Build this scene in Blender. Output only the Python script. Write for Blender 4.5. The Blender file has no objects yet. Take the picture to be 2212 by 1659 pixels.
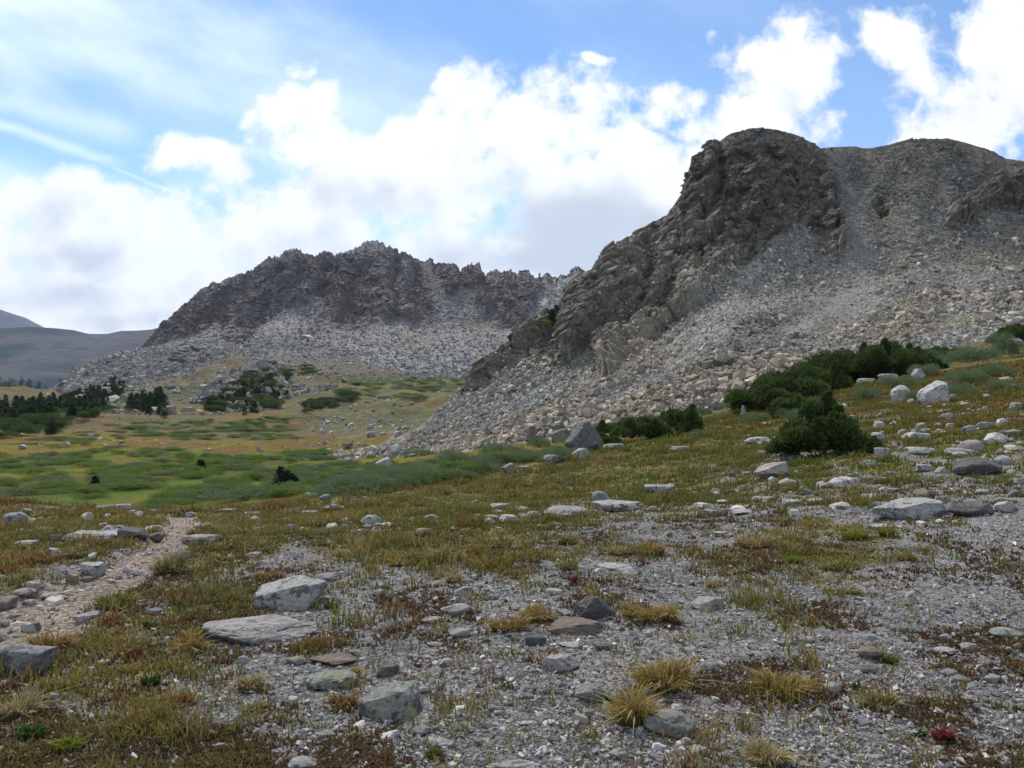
import bpy, bmesh, math, random
import numpy as np
from mathutils import Vector, Matrix
R = math.radians
S = bpy.context.scene
C = S.collection
random.seed(7)

# ------------------------------------------------------------------ camera
EYE = 1.6
F = 1736.0                      # focal length in units of a 2212 px wide picture
PITCH = math.atan((860 - 829.5) / F)
cam = bpy.data.objects.new("camera", bpy.data.cameras.new("camera"))
C.objects.link(cam)
cam.location = (0, 0, EYE)
cam.rotation_euler = (R(90) + PITCH, 0, 0)
cam.data.sensor_fit = 'HORIZONTAL'
cam.data.sensor_width = 36.0
cam.data.lens = 36.0 * F / 2212.0
cam.data.clip_start = 0.1
cam.data.clip_end = 30000
S.camera = cam

# ------------------------------------------------------------------ light
SUN_AZ, SUN_EL = -24.0, 50.0     # clockwise from the view direction / above the horizon
SUN_STRENGTH, SUN_ANGLE = 3.2, 2.0
SKY_STRENGTH = 0.13
EXPOSURE = 0.54
S.view_settings.view_transform = 'Standard'
S.view_settings.look = 'None'
S.view_settings.gamma = 1.0
S.view_settings.exposure = EXPOSURE
sd = Vector((math.sin(R(SUN_AZ)) * math.cos(R(SUN_EL)), math.cos(R(SUN_AZ)) * math.cos(R(SUN_EL)), math.sin(R(SUN_EL))))
sun = bpy.data.objects.new("sun", bpy.data.lights.new("sun", 'SUN'))
C.objects.link(sun)
sun.data.energy = SUN_STRENGTH
sun.data.angle = R(SUN_ANGLE)
sun.data.color = (1.0, 0.955, 0.88)
sun.rotation_euler = (-sd).to_track_quat('-Z', 'Y').to_euler()

# ------------------------------------------------------------------ node helpers
class Sk:
    """a socket with arithmetic"""
    def __init__(s, nt, sock): s.nt, s.s = nt, sock
    def _m(s, op, *a, clamp=False):
        n = s.nt.nodes.new('ShaderNodeMath'); n.operation = op; n.use_clamp = clamp
        for i, x in enumerate((s,) + a):
            if isinstance(x, Sk): s.nt.links.new(x.s, n.inputs[i])
            else: n.inputs[i].default_value = x
        return Sk(s.nt, n.outputs[0])
    def __add__(s, o): return s._m('ADD', o)
    __radd__ = __add__
    def __sub__(s, o): return s._m('SUBTRACT', o)
    def __rsub__(s, o): return (s * -1.0) + o
    def __mul__(s, o): return s._m('MULTIPLY', o)
    __rmul__ = __mul__
    def __truediv__(s, o): return s._m('DIVIDE', o)
    def max(s, o): return s._m('MAXIMUM', o)
    def min(s, o): return s._m('MINIMUM', o)
    def pow(s, o): return s._m('POWER', o)
    def exp(s): return s._m('EXPONENT')
    def clamp(s): return s._m('ADD', 0.0, clamp=True)
    def ss(s, a, b, lo=0.0, hi=1.0):
        n = s.nt.nodes.new('ShaderNodeMapRange'); n.interpolation_type = 'SMOOTHSTEP'
        s.nt.links.new(s.s, n.inputs['Value'])
        for k, v in zip(('From Min', 'From Max', 'To Min', 'To Max'), (a, b, lo, hi)): n.inputs[k].default_value = v
        return Sk(s.nt, n.outputs['Result'])

def mixc(nt, f, a, b, blend='MIX'):
    n = nt.nodes.new('ShaderNodeMix'); n.data_type = 'RGBA'; n.blend_type = blend; n.clamp_factor = True
    for k, x in ((0, f), (6, a), (7, b)):
        if isinstance(x, Sk): nt.links.new(x.s, n.inputs[k])
        elif k == 0: n.inputs[0].default_value = x
        else: n.inputs[k].default_value = (*x, 1.0)
    return Sk(nt, n.outputs[2])

def noise(nt, vec, scale, detail=6, rough=0.55, dist=0.0, lac=2.0):
    n = nt.nodes.new('ShaderNodeTexNoise')
    if vec is not None: nt.links.new(vec.s, n.inputs['Vector'])
    n.inputs['Scale'].default_value = scale; n.inputs['Detail'].default_value = detail
    n.inputs['Roughness'].default_value = rough; n.inputs['Distortion'].default_value = dist
    n.inputs['Lacunarity'].default_value = lac
    return Sk(nt, n.outputs[0])

def xyz(nt, x, y, z):
    n = nt.nodes.new('ShaderNodeCombineXYZ')
    for i, v in enumerate((x, y, z)):
        if isinstance(v, Sk): nt.links.new(v.s, n.inputs[i])
        else: n.inputs[i].default_value = v
    return Sk(nt, n.outputs[0])

# ------------------------------------------------------------------ world: physical sky with cumulus and cirrus by direction
W = bpy.data.worlds.new("World"); S.world = W; W.use_nodes = True
nt = W.node_tree; nt.nodes.clear()
sky = nt.nodes.new('ShaderNodeTexSky'); sky.sky_type = 'NISHITA'; sky.sun_disc = False
sky.sun_elevation = R(SUN_EL); sky.sun_rotation = R(SUN_AZ)
sky.altitude = 3300; sky.air_density = 1.0; sky.dust_density = 0.6; sky.ozone_density = 1.5
tc = nt.nodes.new('ShaderNodeTexCoord'); sep = nt.nodes.new('ShaderNodeSeparateXYZ')
nt.links.new(tc.outputs['Generated'], sep.inputs[0])
dx, dy, dz = (Sk(nt, sep.outputs[i]) for i in range(3))
dyc = dy.max(0.12)
px, pz = dx / dyc, dz / dyc                      # gnomonic direction coordinates, 1 = 45 degrees
def U(u): return (u - 1106) / F
def Vv(v): return (860 - v) / F
front = dy.ss(0.1, 0.3)
P2 = xyz(nt, px, pz, 0.37)
wn = nt.nodes.new('ShaderNodeTexNoise'); nt.links.new(P2.s, wn.inputs['Vector'])
wn.inputs['Scale'].default_value = 9.0; wn.inputs['Detail'].default_value = 4
ws = nt.nodes.new('ShaderNodeSeparateXYZ'); nt.links.new(wn.outputs['Color'], ws.inputs[0])
wx = px + (Sk(nt, ws.outputs[0]) - 0.5) * 0.075
wz = pz + (Sk(nt, ws.outputs[1]) - 0.5) * 0.075
# (u, v, radius u, radius v) of the cumulus masses
CUM = [(1250, 340, 220, 120), (850, 430, 240, 130), (1000, 380, 240, 130), (620, 600, 320, 140), (400, 640, 300, 110), (700, 330, 140, 80), (1360, 340, 130, 90), (1150, 275, 240, 150), (930, 330, 250, 125), (655, 250, 125, 75), (760, 430, 270, 150), (1060, 470, 360, 150),
       (1330, 430, 230, 170), (1440, 215, 80, 60), (1470, 400, 170, 120), (560, 520, 220, 160), (340, 560, 140, 150), (120, 500, 240, 125),
       (60, 640, 260, 120), (270, 650, 260, 110), (415, 330, 105, 42), (500, 365, 60, 35), (480, 390, 50, 40), (1700, 160, 135, 130), (1650, 260, 130, 90), (1770, 215, 80, 100),
       (2090, 240, 190, 110), (2190, 130, 130, 240), (1960, 80, 85, 75), (2010, 150, 90, 90), (2060, 310, 170, 70), (1560, 95, 42, 28),
       (955, 172, 34, 30), (450, 418, 42, 18), (664, 152, 40, 16), (1285, 118, 36, 16), (1500, 270, 50, 40), (880, 570, 260, 130), (1200, 580, 260, 130)]
m = None
for (u, v, ru, rv) in CUM:
    ax, az = (wx - U(u)) * (F / ru), (wz - Vv(v)) * (F / rv)
    g = 1.0 - (ax * ax + az * az)
    g = g * (1.0 if ru > 115 else 0.62)
    m = g if m is None else m._m('SMOOTH_MAX', g, 0.25)
m = m.max(-1.5)
fb = noise(nt, P2, 10.0, 10, 0.58)
hi = noise(nt, P2, 26.0, 9, 0.6)
dens_in = m.min(0.85) * 0.52 + (fb - 0.5) * 2.0 + (hi - 0.5) * 1.1 + 0.10
sx = xyz(nt, px + 0.012, pz + 0.03, 0.37)        # the same field a step towards the sun, for the clouds' own lit and shaded sides
fb1 = noise(nt, P2, 10.0, 4, 0.5); fb2 = noise(nt, sx, 10.0, 4, 0.5)
relief = (fb1 - fb2)
cov = (dens_in - 0.02).ss(-0.04, 0.42)
# elsewhere (overhead, behind the camera): broken cloud by noise alone
aux = noise(nt, Sk(nt, tc.outputs['Generated']), 2.2, 7, 0.55).ss(0.44, 0.62)
cov = mixc(nt, front, xyz(nt, aux, aux, aux), xyz(nt, cov, cov, cov))
sepc = nt.nodes.new('ShaderNodeSeparateColor'); nt.links.new(cov.s, sepc.inputs[0]); cov = Sk(nt, sepc.outputs[0])
GREY = [(1240, 500, 240, 95, 1.25), (1150, 565, 340, 60, 1.2), (690, 425, 120, 60, .55), (210, 545, 90, 50, .8), (60, 640, 200, 45, .8), (130, 470, 60, 70, .4), (720, 540, 180, 50, .7), (950, 420, 220, 45, .45), (350, 690, 300, 30, 0.5), (60,560,80,30,.6), (900,560,240,50,.6), (470,620,150,55,.5), (1330,470,90,50,.7), (820,380,60,30,.4), (2080,250,80,60,.35), (1700,220,60,50,.3)]
gm = None
for (u, v, ru, rv, k) in GREY:
    ax, az = (wx - U(u)) * (F / ru), (wz - Vv(v)) * (F / rv)
    g = ((ax * ax + az * az) * -1.0).exp() * k
    gm = g if gm is None else gm.max(g)
shade = ((gm * (0.66 + (fb1 - 0.5) * 1.5)) + relief * -1.6 * cov).clamp()
shade = (shade * 1.1 + (hi - 0.5) * 0.2 * gm).ss(0.02, 0.85) * front
K = 1.0 / SKY_STRENGTH
bright = mixc(nt, shade, (0.77 * K, 0.785 * K, 0.80 * K), (0.45 * K, 0.495 * K, 0.565 * K))
# cirrus veil and streaks, upper left
rot_a = R(-21)
ca, sa = math.cos(rot_a), math.sin(rot_a)
qx, qz = px * ca + pz * sa, pz * ca - px * sa
stre = noise(nt, xyz(nt, qx * 1.0, qz * 2.6, 1.7), 2.6, 9, 0.55)
veil = ((px * -1.25) + pz * 0.25 + 0.08).ss(-0.35, 0.75)
cir = (stre.ss(0.28, 0.8) * (veil * 0.75 + 0.1))
def streak(u0, v0, u1, v1, wd, k):
    x0, z0, x1, z1 = U(u0), Vv(v0), U(u1), Vv(v1)
    L = math.hypot(x1 - x0, z1 - z0); ex, ez = (x1 - x0) / L, (z1 - z0) / L
    wob = (fb - 0.5) * 0.02
    along = (px - x0) * ex + (pz - z0) * ez
    across = (px - x0) * (-ez) + (pz - z0) * ex + wob
    a = across * (F / wd)
    return (a * a * -1.0).exp() * along.ss(-0.05, 0.02) * (1.0 - along.ss(L * 0.75, L)) * k
cir = (cir + streak(-60, 255, 290, 355, 12, .45) + streak(-80, 195, 330, 300, 28, .4) + streak(270, 370, 450, 445, 4, .3) + streak(-80, 350, 300, 460, 40, .28)).clamp() * front
skycol = mixc(nt, 1.0, Sk(nt, sky.outputs[0]), (0.83, 1.0, 1.08), 'MULTIPLY')
col = mixc(nt, cir, skycol, (0.78 * K, 0.87 * K, 0.97 * K))
col = mixc(nt, cov, col, bright)
bg = nt.nodes.new('ShaderNodeBackground'); nt.links.new(col.s, bg.inputs[0]); bg.inputs[1].default_value = SKY_STRENGTH
wo = nt.nodes.new('ShaderNodeOutputWorld'); nt.links.new(bg.outputs[0], wo.inputs[0])

# ------------------------------------------------------------------ numeric noise
rng = np.random.default_rng(11)
_perm = rng.permutation(256).astype(np.int32); _perm = np.concatenate([_perm, _perm, _perm])
_rv = rng.uniform(-1, 1, 256).astype(np.float32)
def vnoise(p):
    p = np.asarray(p, np.float32); i = np.floor(p).astype(np.int32); f = p - i; i &= 255
    w = f * f * f * (f * (f * 6 - 15) + 10)
    X, Y, Z = i[:, 0], i[:, 1], i[:, 2]; X1, Y1, Z1 = (X + 1) & 255, (Y + 1) & 255, (Z + 1) & 255
    def h(a, b, c): return _rv[_perm[_perm[_perm[a] + b] + c]]
    wx_, wy_, wz_ = w[:, 0], w[:, 1], w[:, 2]
    a = h(X, Y, Z) * (1 - wx_) + h(X1, Y, Z) * wx_; b = h(X, Y1, Z) * (1 - wx_) + h(X1, Y1, Z) * wx_
    c = h(X, Y, Z1) * (1 - wx_) + h(X1, Y, Z1) * wx_; d = h(X, Y1, Z1) * (1 - wx_) + h(X1, Y1, Z1) * wx_
    a = a * (1 - wy_) + b * wy_; c = c * (1 - wy_) + d * wy_
    return a * (1 - wz_) + c * wz_
def fbm(p, octv=5, gain=0.5, lac=2.03, ridged=False):
    p = np.asarray(p, np.float32); o = np.zeros(len(p), np.float32); a = 1.0; s = 0
    for k in range(octv):
        n = vnoise(p * lac ** k + 17.3 * k)
        o += a * (1 - 2 * np.abs(n) if ridged else n); s += a; a *= gain
    return o / s
def cells(p, seed=0):
    """nearest jittered feature point: returns distance, second distance, id (int), offset"""
    p = np.asarray(p, np.float32); b = np.floor(p - 0.5).astype(np.int32)
    best = np.full(len(p), 9.0, np.float32); sec = best.copy(); bid = np.zeros(len(p), np.int32); off = np.zeros_like(p)
    for ddx in (0, 1):
        for ddy in (0, 1):
            for ddz in (0, 1):
                c = b + np.array((ddx, ddy, ddz), np.int32); q = (c + seed * 37) & 255
                i0 = _perm[_perm[_perm[q[:, 0]] + q[:, 1]] + q[:, 2]]
                i1 = _perm[i0 + 91]; i2 = _perm[i1 + 53]
                fpt = c + 0.5 + 0.42 * np.stack([_rv[i0], _rv[i1], _rv[i2]], 1)
                e = p - fpt; d = (e * e).sum(1)
                k = d < best
                sec = np.where(k, best, np.minimum(sec, d)); best = np.where(k, d, best)
                bid = np.where(k, i0 * 256 + i2, bid); off[k] = e[k]
    return np.sqrt(best), np.sqrt(sec), bid, off
def crand(bid, k):
    x = (bid.astype(np.uint32) * np.uint32(2654435761) + np.uint32(k * 40503 + 977)) & np.uint32(0xffffffff)
    x ^= x >> np.uint32(15); x = x * np.uint32(2246822519); x ^= x >> np.uint32(13)
    return (x & np.uint32(65535)).astype(np.float32) / 65535.0
def blocky(p, seed=0, tilt=0.9):
    """fractured-rock field: one tilted facet per cell; about -1..1; also a random number per cell and the crack distance"""
    d1, d2, bid, off = cells(p, seed)
    g = np.stack([crand(bid, 1), crand(bid, 2), crand(bid, 3)], 1) * 2 - 1
    return (crand(bid, 4) * 2 - 1) * 0.7 + tilt * (g * off).sum(1) * 1.3, crand(bid, 5), d2 - d1
def sstep(a, b, x):
    t = np.clip((x - a) / (b - a), 0, 1); return t * t * (3 - 2 * t)
def lerp(a, b, t): return a + (b - a) * t

# ------------------------------------------------------------------ geometry helpers
def pix(u, v):
    """direction through a picture point, scaled to y = 1 (arrays allowed)"""
    a = (np.asarray(u, float) - 1106) / F; b = (829.5 - np.asarray(v, float)) / F
    cp, sp = math.cos(PITCH), math.sin(PITCH)
    y = cp - b * sp
    return a / y, (sp + b * cp) / y
def at(u, v, Y):
    tx, tz = pix(u, v); return np.stack(np.broadcast_arrays(tx * Y, Y + 0 * tx, EYE + tz * Y), -1)
def topix(P):
    d = np.asarray(P, float) - np.array((0, 0, EYE)); cp, sp = math.cos(PITCH), math.sin(PITCH)
    w = d[..., 1] * cp + d[..., 2] * sp; h = -d[..., 1] * sp + d[..., 2] * cp
    return 1106 + F * d[..., 0] / w, 829.5 - F * h / w

def tps_fit(xy, z, lam=0.0):
    n = len(xy); d = np.linalg.norm(xy[:, None] - xy[None], axis=2)
    K = np.where(d > 0, d * d * np.log(d + 1e-12), 0) + lam * np.eye(n)
    Pm = np.c_[np.ones(n), xy]; A = np.block([[K, Pm], [Pm.T, np.zeros((3, 3))]])
    w = np.linalg.solve(A, np.r_[z, 0, 0, 0]); return xy, w
def tps_eval(m, x, y):
    xy, w = m; sh = np.shape(x); x = np.ravel(x).astype(np.float64); y = np.ravel(y).astype(np.float64)
    o = w[-3] + w[-2] * x + w[-1] * y
    for (a, b), k in zip(xy, w[:-3]):
        r2 = (x - a) ** 2 + (y - b) ** 2
        o += k * 0.5 * r2 * np.log(r2 + 1e-12)
    return o.reshape(sh)

def mesh_np(name, V, loops, starts, counts, col=None, smooth=False):
    me = bpy.data.meshes.new(name); V = np.asarray(V, np.float32)
    me.vertices.add(len(V)); me.vertices.foreach_set('co', V.ravel())
    me.loops.add(len(loops)); me.loops.foreach_set('vertex_index', np.asarray(loops, np.int32))
    me.polygons.add(len(starts)); me.polygons.foreach_set('loop_start', np.asarray(starts, np.int32))
    me.update(calc_edges=True)
    if col is not None: add_col(me, col)
    me.polygons.foreach_set('use_smooth', np.full(len(starts), smooth, bool))
    return me
def add_col(me, col, name='Col'):
    a = me.color_attributes.new(name, 'FLOAT_COLOR', 'POINT')
    c = np.ones((len(me.vertices), 4), np.float32); c[:, :3] = col; a.data.foreach_set('color', c.ravel())
def tri_mesh(name, V, T, col=None, smooth=False):
    T = np.asarray(T, np.int32); return mesh_np(name, V, T.ravel(), np.arange(len(T)) * 3, None, col, smooth)
def quad_mesh(name, V, Q, col=None, smooth=False):
    Q = np.asarray(Q, np.int32); return mesh_np(name, V, Q.ravel(), np.arange(len(Q)) * 4, None, col, smooth)
def grid_quads(n, m):
    i = np.arange(n * m).reshape(n, m)
    return np.stack([i[:-1, :-1], i[1:, :-1], i[1:, 1:], i[:-1, 1:]], -1).reshape(-1, 4)
def grid_normals(X):
    du = np.gradient(X, axis=0); dv = np.gradient(X, axis=1)
    n = np.cross(du, dv); n /= np.linalg.norm(n, axis=2, keepdims=True) + 1e-9
    return n
def link(name, me, mat=None, parent=None):
    o = bpy.data.objects.new(name, me); C.objects.link(o)
    if mat is not None and len(me.materials) == 0: me.materials.append(mat)
    if parent is not None: o.parent = parent
    return o
def tag(o, label=None, cat=None, group=None, kind=None):
    for k, v in (('label', label), ('category', cat), ('group', group), ('kind', kind)):
        if v: o[k] = v
    return o
def poly_sd(poly, u, v):
    """signed distance to a polygon in picture units, positive inside"""
    poly = np.asarray(poly, np.float32); d = np.full(u.shape, 1e9, np.float32); ins = np.zeros(u.shape, bool)
    n = len(poly)
    for i in range(n):
        a, b = poly[i], poly[(i + 1) % n]; e = b - a
        wx_, wy_ = u - a[0], v - a[1]
        t = np.clip((wx_ * e[0] + wy_ * e[1]) / (e @ e + 1e-9), 0, 1)
        d = np.minimum(d, (wx_ - e[0] * t) ** 2 + (wy_ - e[1] * t) ** 2)
        if a[1] != b[1]:
            c = ((a[1] <= v) != (b[1] <= v)) & (u < a[0] + (v - a[1]) / (b[1] - a[1]) * e[0])
            ins ^= c
    d = np.sqrt(d); return np.where(ins, d, -d)

def line_d(pl, u, v):
    """distance to a broken line in picture units"""
    d = np.full(u.shape, 1e9, np.float32)
    for a, b in zip(pl[:-1], pl[1:]):
        ex, ey = b[0] - a[0], b[1] - a[1]; t = np.clip(((u - a[0]) * ex + (v - a[1]) * ey) / (ex * ex + ey * ey + 1e-9), 0, 1); d = np.minimum(d, (u - a[0] - t * ex) ** 2 + (v - a[1] - t * ey) ** 2)
    return np.sqrt(d)
# ------------------------------------------------------------------ materials
def new_mat(name):
    mt = bpy.data.materials.new(name); mt.use_nodes = True
    nt = mt.node_tree; b = nt.nodes['Principled BSDF']
    b.inputs['Roughness'].default_value = 0.95
    b.inputs['Specular IOR Level'].default_value = 0.2 if name in ('scree', 'granite', 'mountain', 'far_mountain') else 0.05
    return mt, nt, b
def geo_pos(nt): return Sk(nt, nt.nodes.new('ShaderNodeNewGeometry').outputs['Position'])
def attr(nt, name='Col'):
    n = nt.nodes.new('ShaderNodeAttribute'); n.attribute_name = name; return Sk(nt, n.outputs['Color'])
def bump(nt, b, h, dist, strength=1.0):
    n = nt.nodes.new('ShaderNodeBump'); n.inputs['Distance'].default_value = dist; n.inputs['Strength'].default_value = strength
    nt.links.new(h.s, n.inputs['Height']); nt.links.new(n.outputs[0], b.inputs['Normal'])
def terrain_mat(name, sc, bd, contrast=0.5, det=8, stretch=None):
    """vertex colour broken up by two scales of noise, with relief"""
    mt, nt, b = new_mat(name)
    p = geo_pos(nt)
    n1 = noise(nt, p, sc, det, 0.62); n2 = noise(nt, p, sc * 5.3, 6, 0.65)
    f = (n1 - 0.5) * 2.2 * contrast + (n2 - 0.5) * 1.6 * contrast + 1.0
    f = f.max(0.25)
    c = mixc(nt, 1.0, attr(nt), xyz(nt, f, f, f), 'MULTIPLY')
    nt.links.new(c.s, b.inputs['Base Color'])
    bump(nt, b, n1 + n2 * 0.4, bd)
    return mt
# ------------------------------------------------------------------ terrain
TERR = []                                     # terrain objects that pixels may be dropped on
def zv(v, Y): return float(pix(1106, v)[1] * Y + EYE)

# --- the knoll and slope one stands on -----------------------------------------------------------
GC = [  # (u, v, distance) points of the ground read off the photograph
 (0, 1105, 14), (0, 1085, 17), (200, 1100, 15), (400, 1112, 14.5), (550, 1092, 17), (640, 1074, 20), (720, 1062, 22), (900, 1037, 26), (1100, 1010, 30),
 (1250, 985, 32), (1400, 945, 35), (1500, 915, 38), (1620, 885, 42), (1780, 850, 45), (2000, 798, 50), (2212, 752, 54), (2700, 640, 60),
 (-500, 1095, 17), (1106, 1100, 13.0), (1400, 1085, 13.0), (1780, 985, 17), (2000, 930, 20), (2212, 890, 22), (2600, 800, 26),
 (1985, 1112, 9.3), (2212, 1100, 9.0), (1600, 1110, 10.5), (900, 1105, 13), (700, 1120, 13.2), (400, 1170, 9.2), (1700, 930, 26), (1500, 1000, 20), (1300, 1040, 19), (2212, 830, 34), (2000, 860, 32), (1000, 1060, 20)]
pts = [(pix(u, v)[0] * Y, Y, zv(v, Y)) for u, v, Y in GC]
pts += [(x, y, 0.015 * x + dz) for x, y, dz in ((-3, 3, 0), (0, 3, 0), (3, 3, 0), (-3, 6.5, -.02), (0, 6.5, 0), (3.5, 6.5, .0), (-8, 3, 0), (8, 3, .1), (-6, -8, 0), (0, -6, 0), (6, -8, .2), (-20, -10, -.5), (20, -10, .8), (-14, 6, -.2), (14, 6, .3))]
# beyond the rim it drops below the meadow on the left, runs on under the scree on the right
pts += [(pix(u, v)[0] * Y, Y, z) for u, v, Y, z in ((-600, 0, 26, -4.5), (0, 0, 25, -4.2), (400, 0, 23, -4.2), (700, 0, 31, -4.3), (900, 0, 36, -4.0), (1100, 0, 41, -3.6), (1250, 0, 44, -2.6), (-600, 0, 40, -8), (0, 0, 40, -8), (500, 0, 40, -8), (900, 0, 50, -7), (1150, 0, 56, -5), (1350, 0, 56, -1.8), (1500, 0, 62, 0.2), (1780, 0, 64, 2.6), (2000, 0, 66, 5.0), (2212, 0, 68, 7.2), (2700, 0, 72, 13))]
pts = np.array(pts); GM = tps_fit(pts[:, :2], pts[:, 2], 0.02)
PATH = [(392, 1104, .26), (380, 1150, .30), (340, 1185, .32), (285, 1215, .35), (190, 1262, .38), (80, 1315, .52), (-60, 1380, .66), (-300, 1480, .60), (-800, 1660, .7)]
def gbase_hit(u, v):
    tx, tz = pix(u, v); ys = np.geomspace(1.5, 70, 1500); g = tps_eval(GM, tx * ys, ys); k = np.argmax(EYE + tz * ys < g)
    return tx * ys[k], ys[k]
PW = []
for u, v, w in PATH:
    x, y = gbase_hit(u, v); PW.append((x, y, w))
PW = np.array(PW)
def path_d(x, y):
    """distance to the trail's middle divided by its half width there"""
    best = np.full(np.shape(x), 9.0)
    for (x0, y0, w0), (x1, y1, w1) in zip(PW[:-1], PW[1:]):
        ex, ey = x1 - x0, y1 - y0; t = np.clip(((x - x0) * ex + (y - y0) * ey) / (ex * ex + ey * ey), 0, 1)
        best = np.minimum(best, np.hypot(x - x0 - t * ex, y - y0 - t * ey) / (w0 + t * (w1 - w0)))
    return best
def P3(x, y, s, z=0.0): return np.stack([np.ravel(x) / s, np.ravel(y) / s, np.full(np.size(x), z)], 1)
def path_mask(x, y):
    n = (fbm(P3(x, y, .55, 3.3), 4) * .42).reshape(np.shape(x)); return path_d(x, y) + n
def GZ(x, y):
    """height of the near ground, roughness included"""
    sh = np.shape(x); x = np.asarray(x, float); y = np.asarray(y, float)
    z = tps_eval(GM, x, y)
    r = np.hypot(x, y).ravel()
    n = fbm(P3(x, y, 7.0), 3) * 0.16 * sstep(4, 16, r) + fbm(P3(x, y, 1.3, 5), 4) * 0.055 + fbm(P3(x, y, .22, 9), 3) * 0.016
    z = z + n.reshape(sh)
    return z - 0.075 * (1 - sstep(.75, 1.15, path_mask(x, y)))
def ghit(u, v, far=75.0):
    tx, tz = pix(u, v); ys = np.geomspace(1.2, far, 2500); d = EYE + tz * ys - GZ(tx * ys, ys); k = int(np.argmax(d < 0))
    if d[k] >= 0: return None
    return np.array((tx * ys[k], ys[k], EYE + tz * ys[k]))

VEG = [(100, 1500, .47), (300, 1400, .49), (300, 1250, .5), (600, 1450, .3), (600, 1200, .55), (900, 1350, .22), (900, 1150, .66), (1300, 1400, .16), (1300, 1170, .5), (1500, 1600, .2),
 (1800, 1500, .2), (1800, 1230, .42), (2100, 1400, .14), (2100, 1130, .2), (1700, 1180, .62), (1900, 1150, .5), (1200, 1050, .97), (1500, 1010, 1), (1000, 1075, .95), (1700, 1070, .3),
 (1900, 950, .82), (2100, 900, .85), (2150, 960, .75), (1850, 1010, .6), (700, 1100, .85), (500, 1130, .85), (100, 1130, .85), (800, 1600, .3), (300, 1620, .6), (1300, 1110, .35), (1550, 1110, .25), (1950, 1060, .3), (2150, 1030, .35),
 (1600, 920, .9), (2000, 820, .8), (1350, 980, .95), (1100, 1020, .95), (1750, 1000, .6), (1000, 1220, .45), (1400, 1220, .42), (1250, 1260, .2), (700, 1260, .25), (1000, 1290, .15)]
def ctrl(x, y, z, T, s=95.0):
    """a value spread from points listed in the photograph's coordinates onto the ground itself"""
    u, v = topix(np.stack([np.ravel(x), np.maximum(np.ravel(y), .8), np.ravel(z)], 1))
    num = np.zeros(len(u)); den = np.full(len(u), 1e-6)
    for a, b, k in T:
        w = np.exp(-(((u - a) / 1.5) ** 2 + (v - b) ** 2) / (2 * s * s)) + 1e-5 / (1 + ((u - a) ** 2 + (v - b) ** 2) / s ** 2); num += w * k; den += w
    return num / den
def veg_field(x, y, z=None):
    if z is None: z = tps_eval(GM, x, y)
    b = ctrl(x, y, z, VEG, 70.0)
    n = fbm(P3(x, y, 1.1, 21), 4) * 0.5 + fbm(P3(x, y, .33, 31), 3) * 0.35
    f = b + n * 0.75
    return np.where(path_mask(np.ravel(x), np.ravel(y)) < 1.0, 0.0, f)

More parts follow.
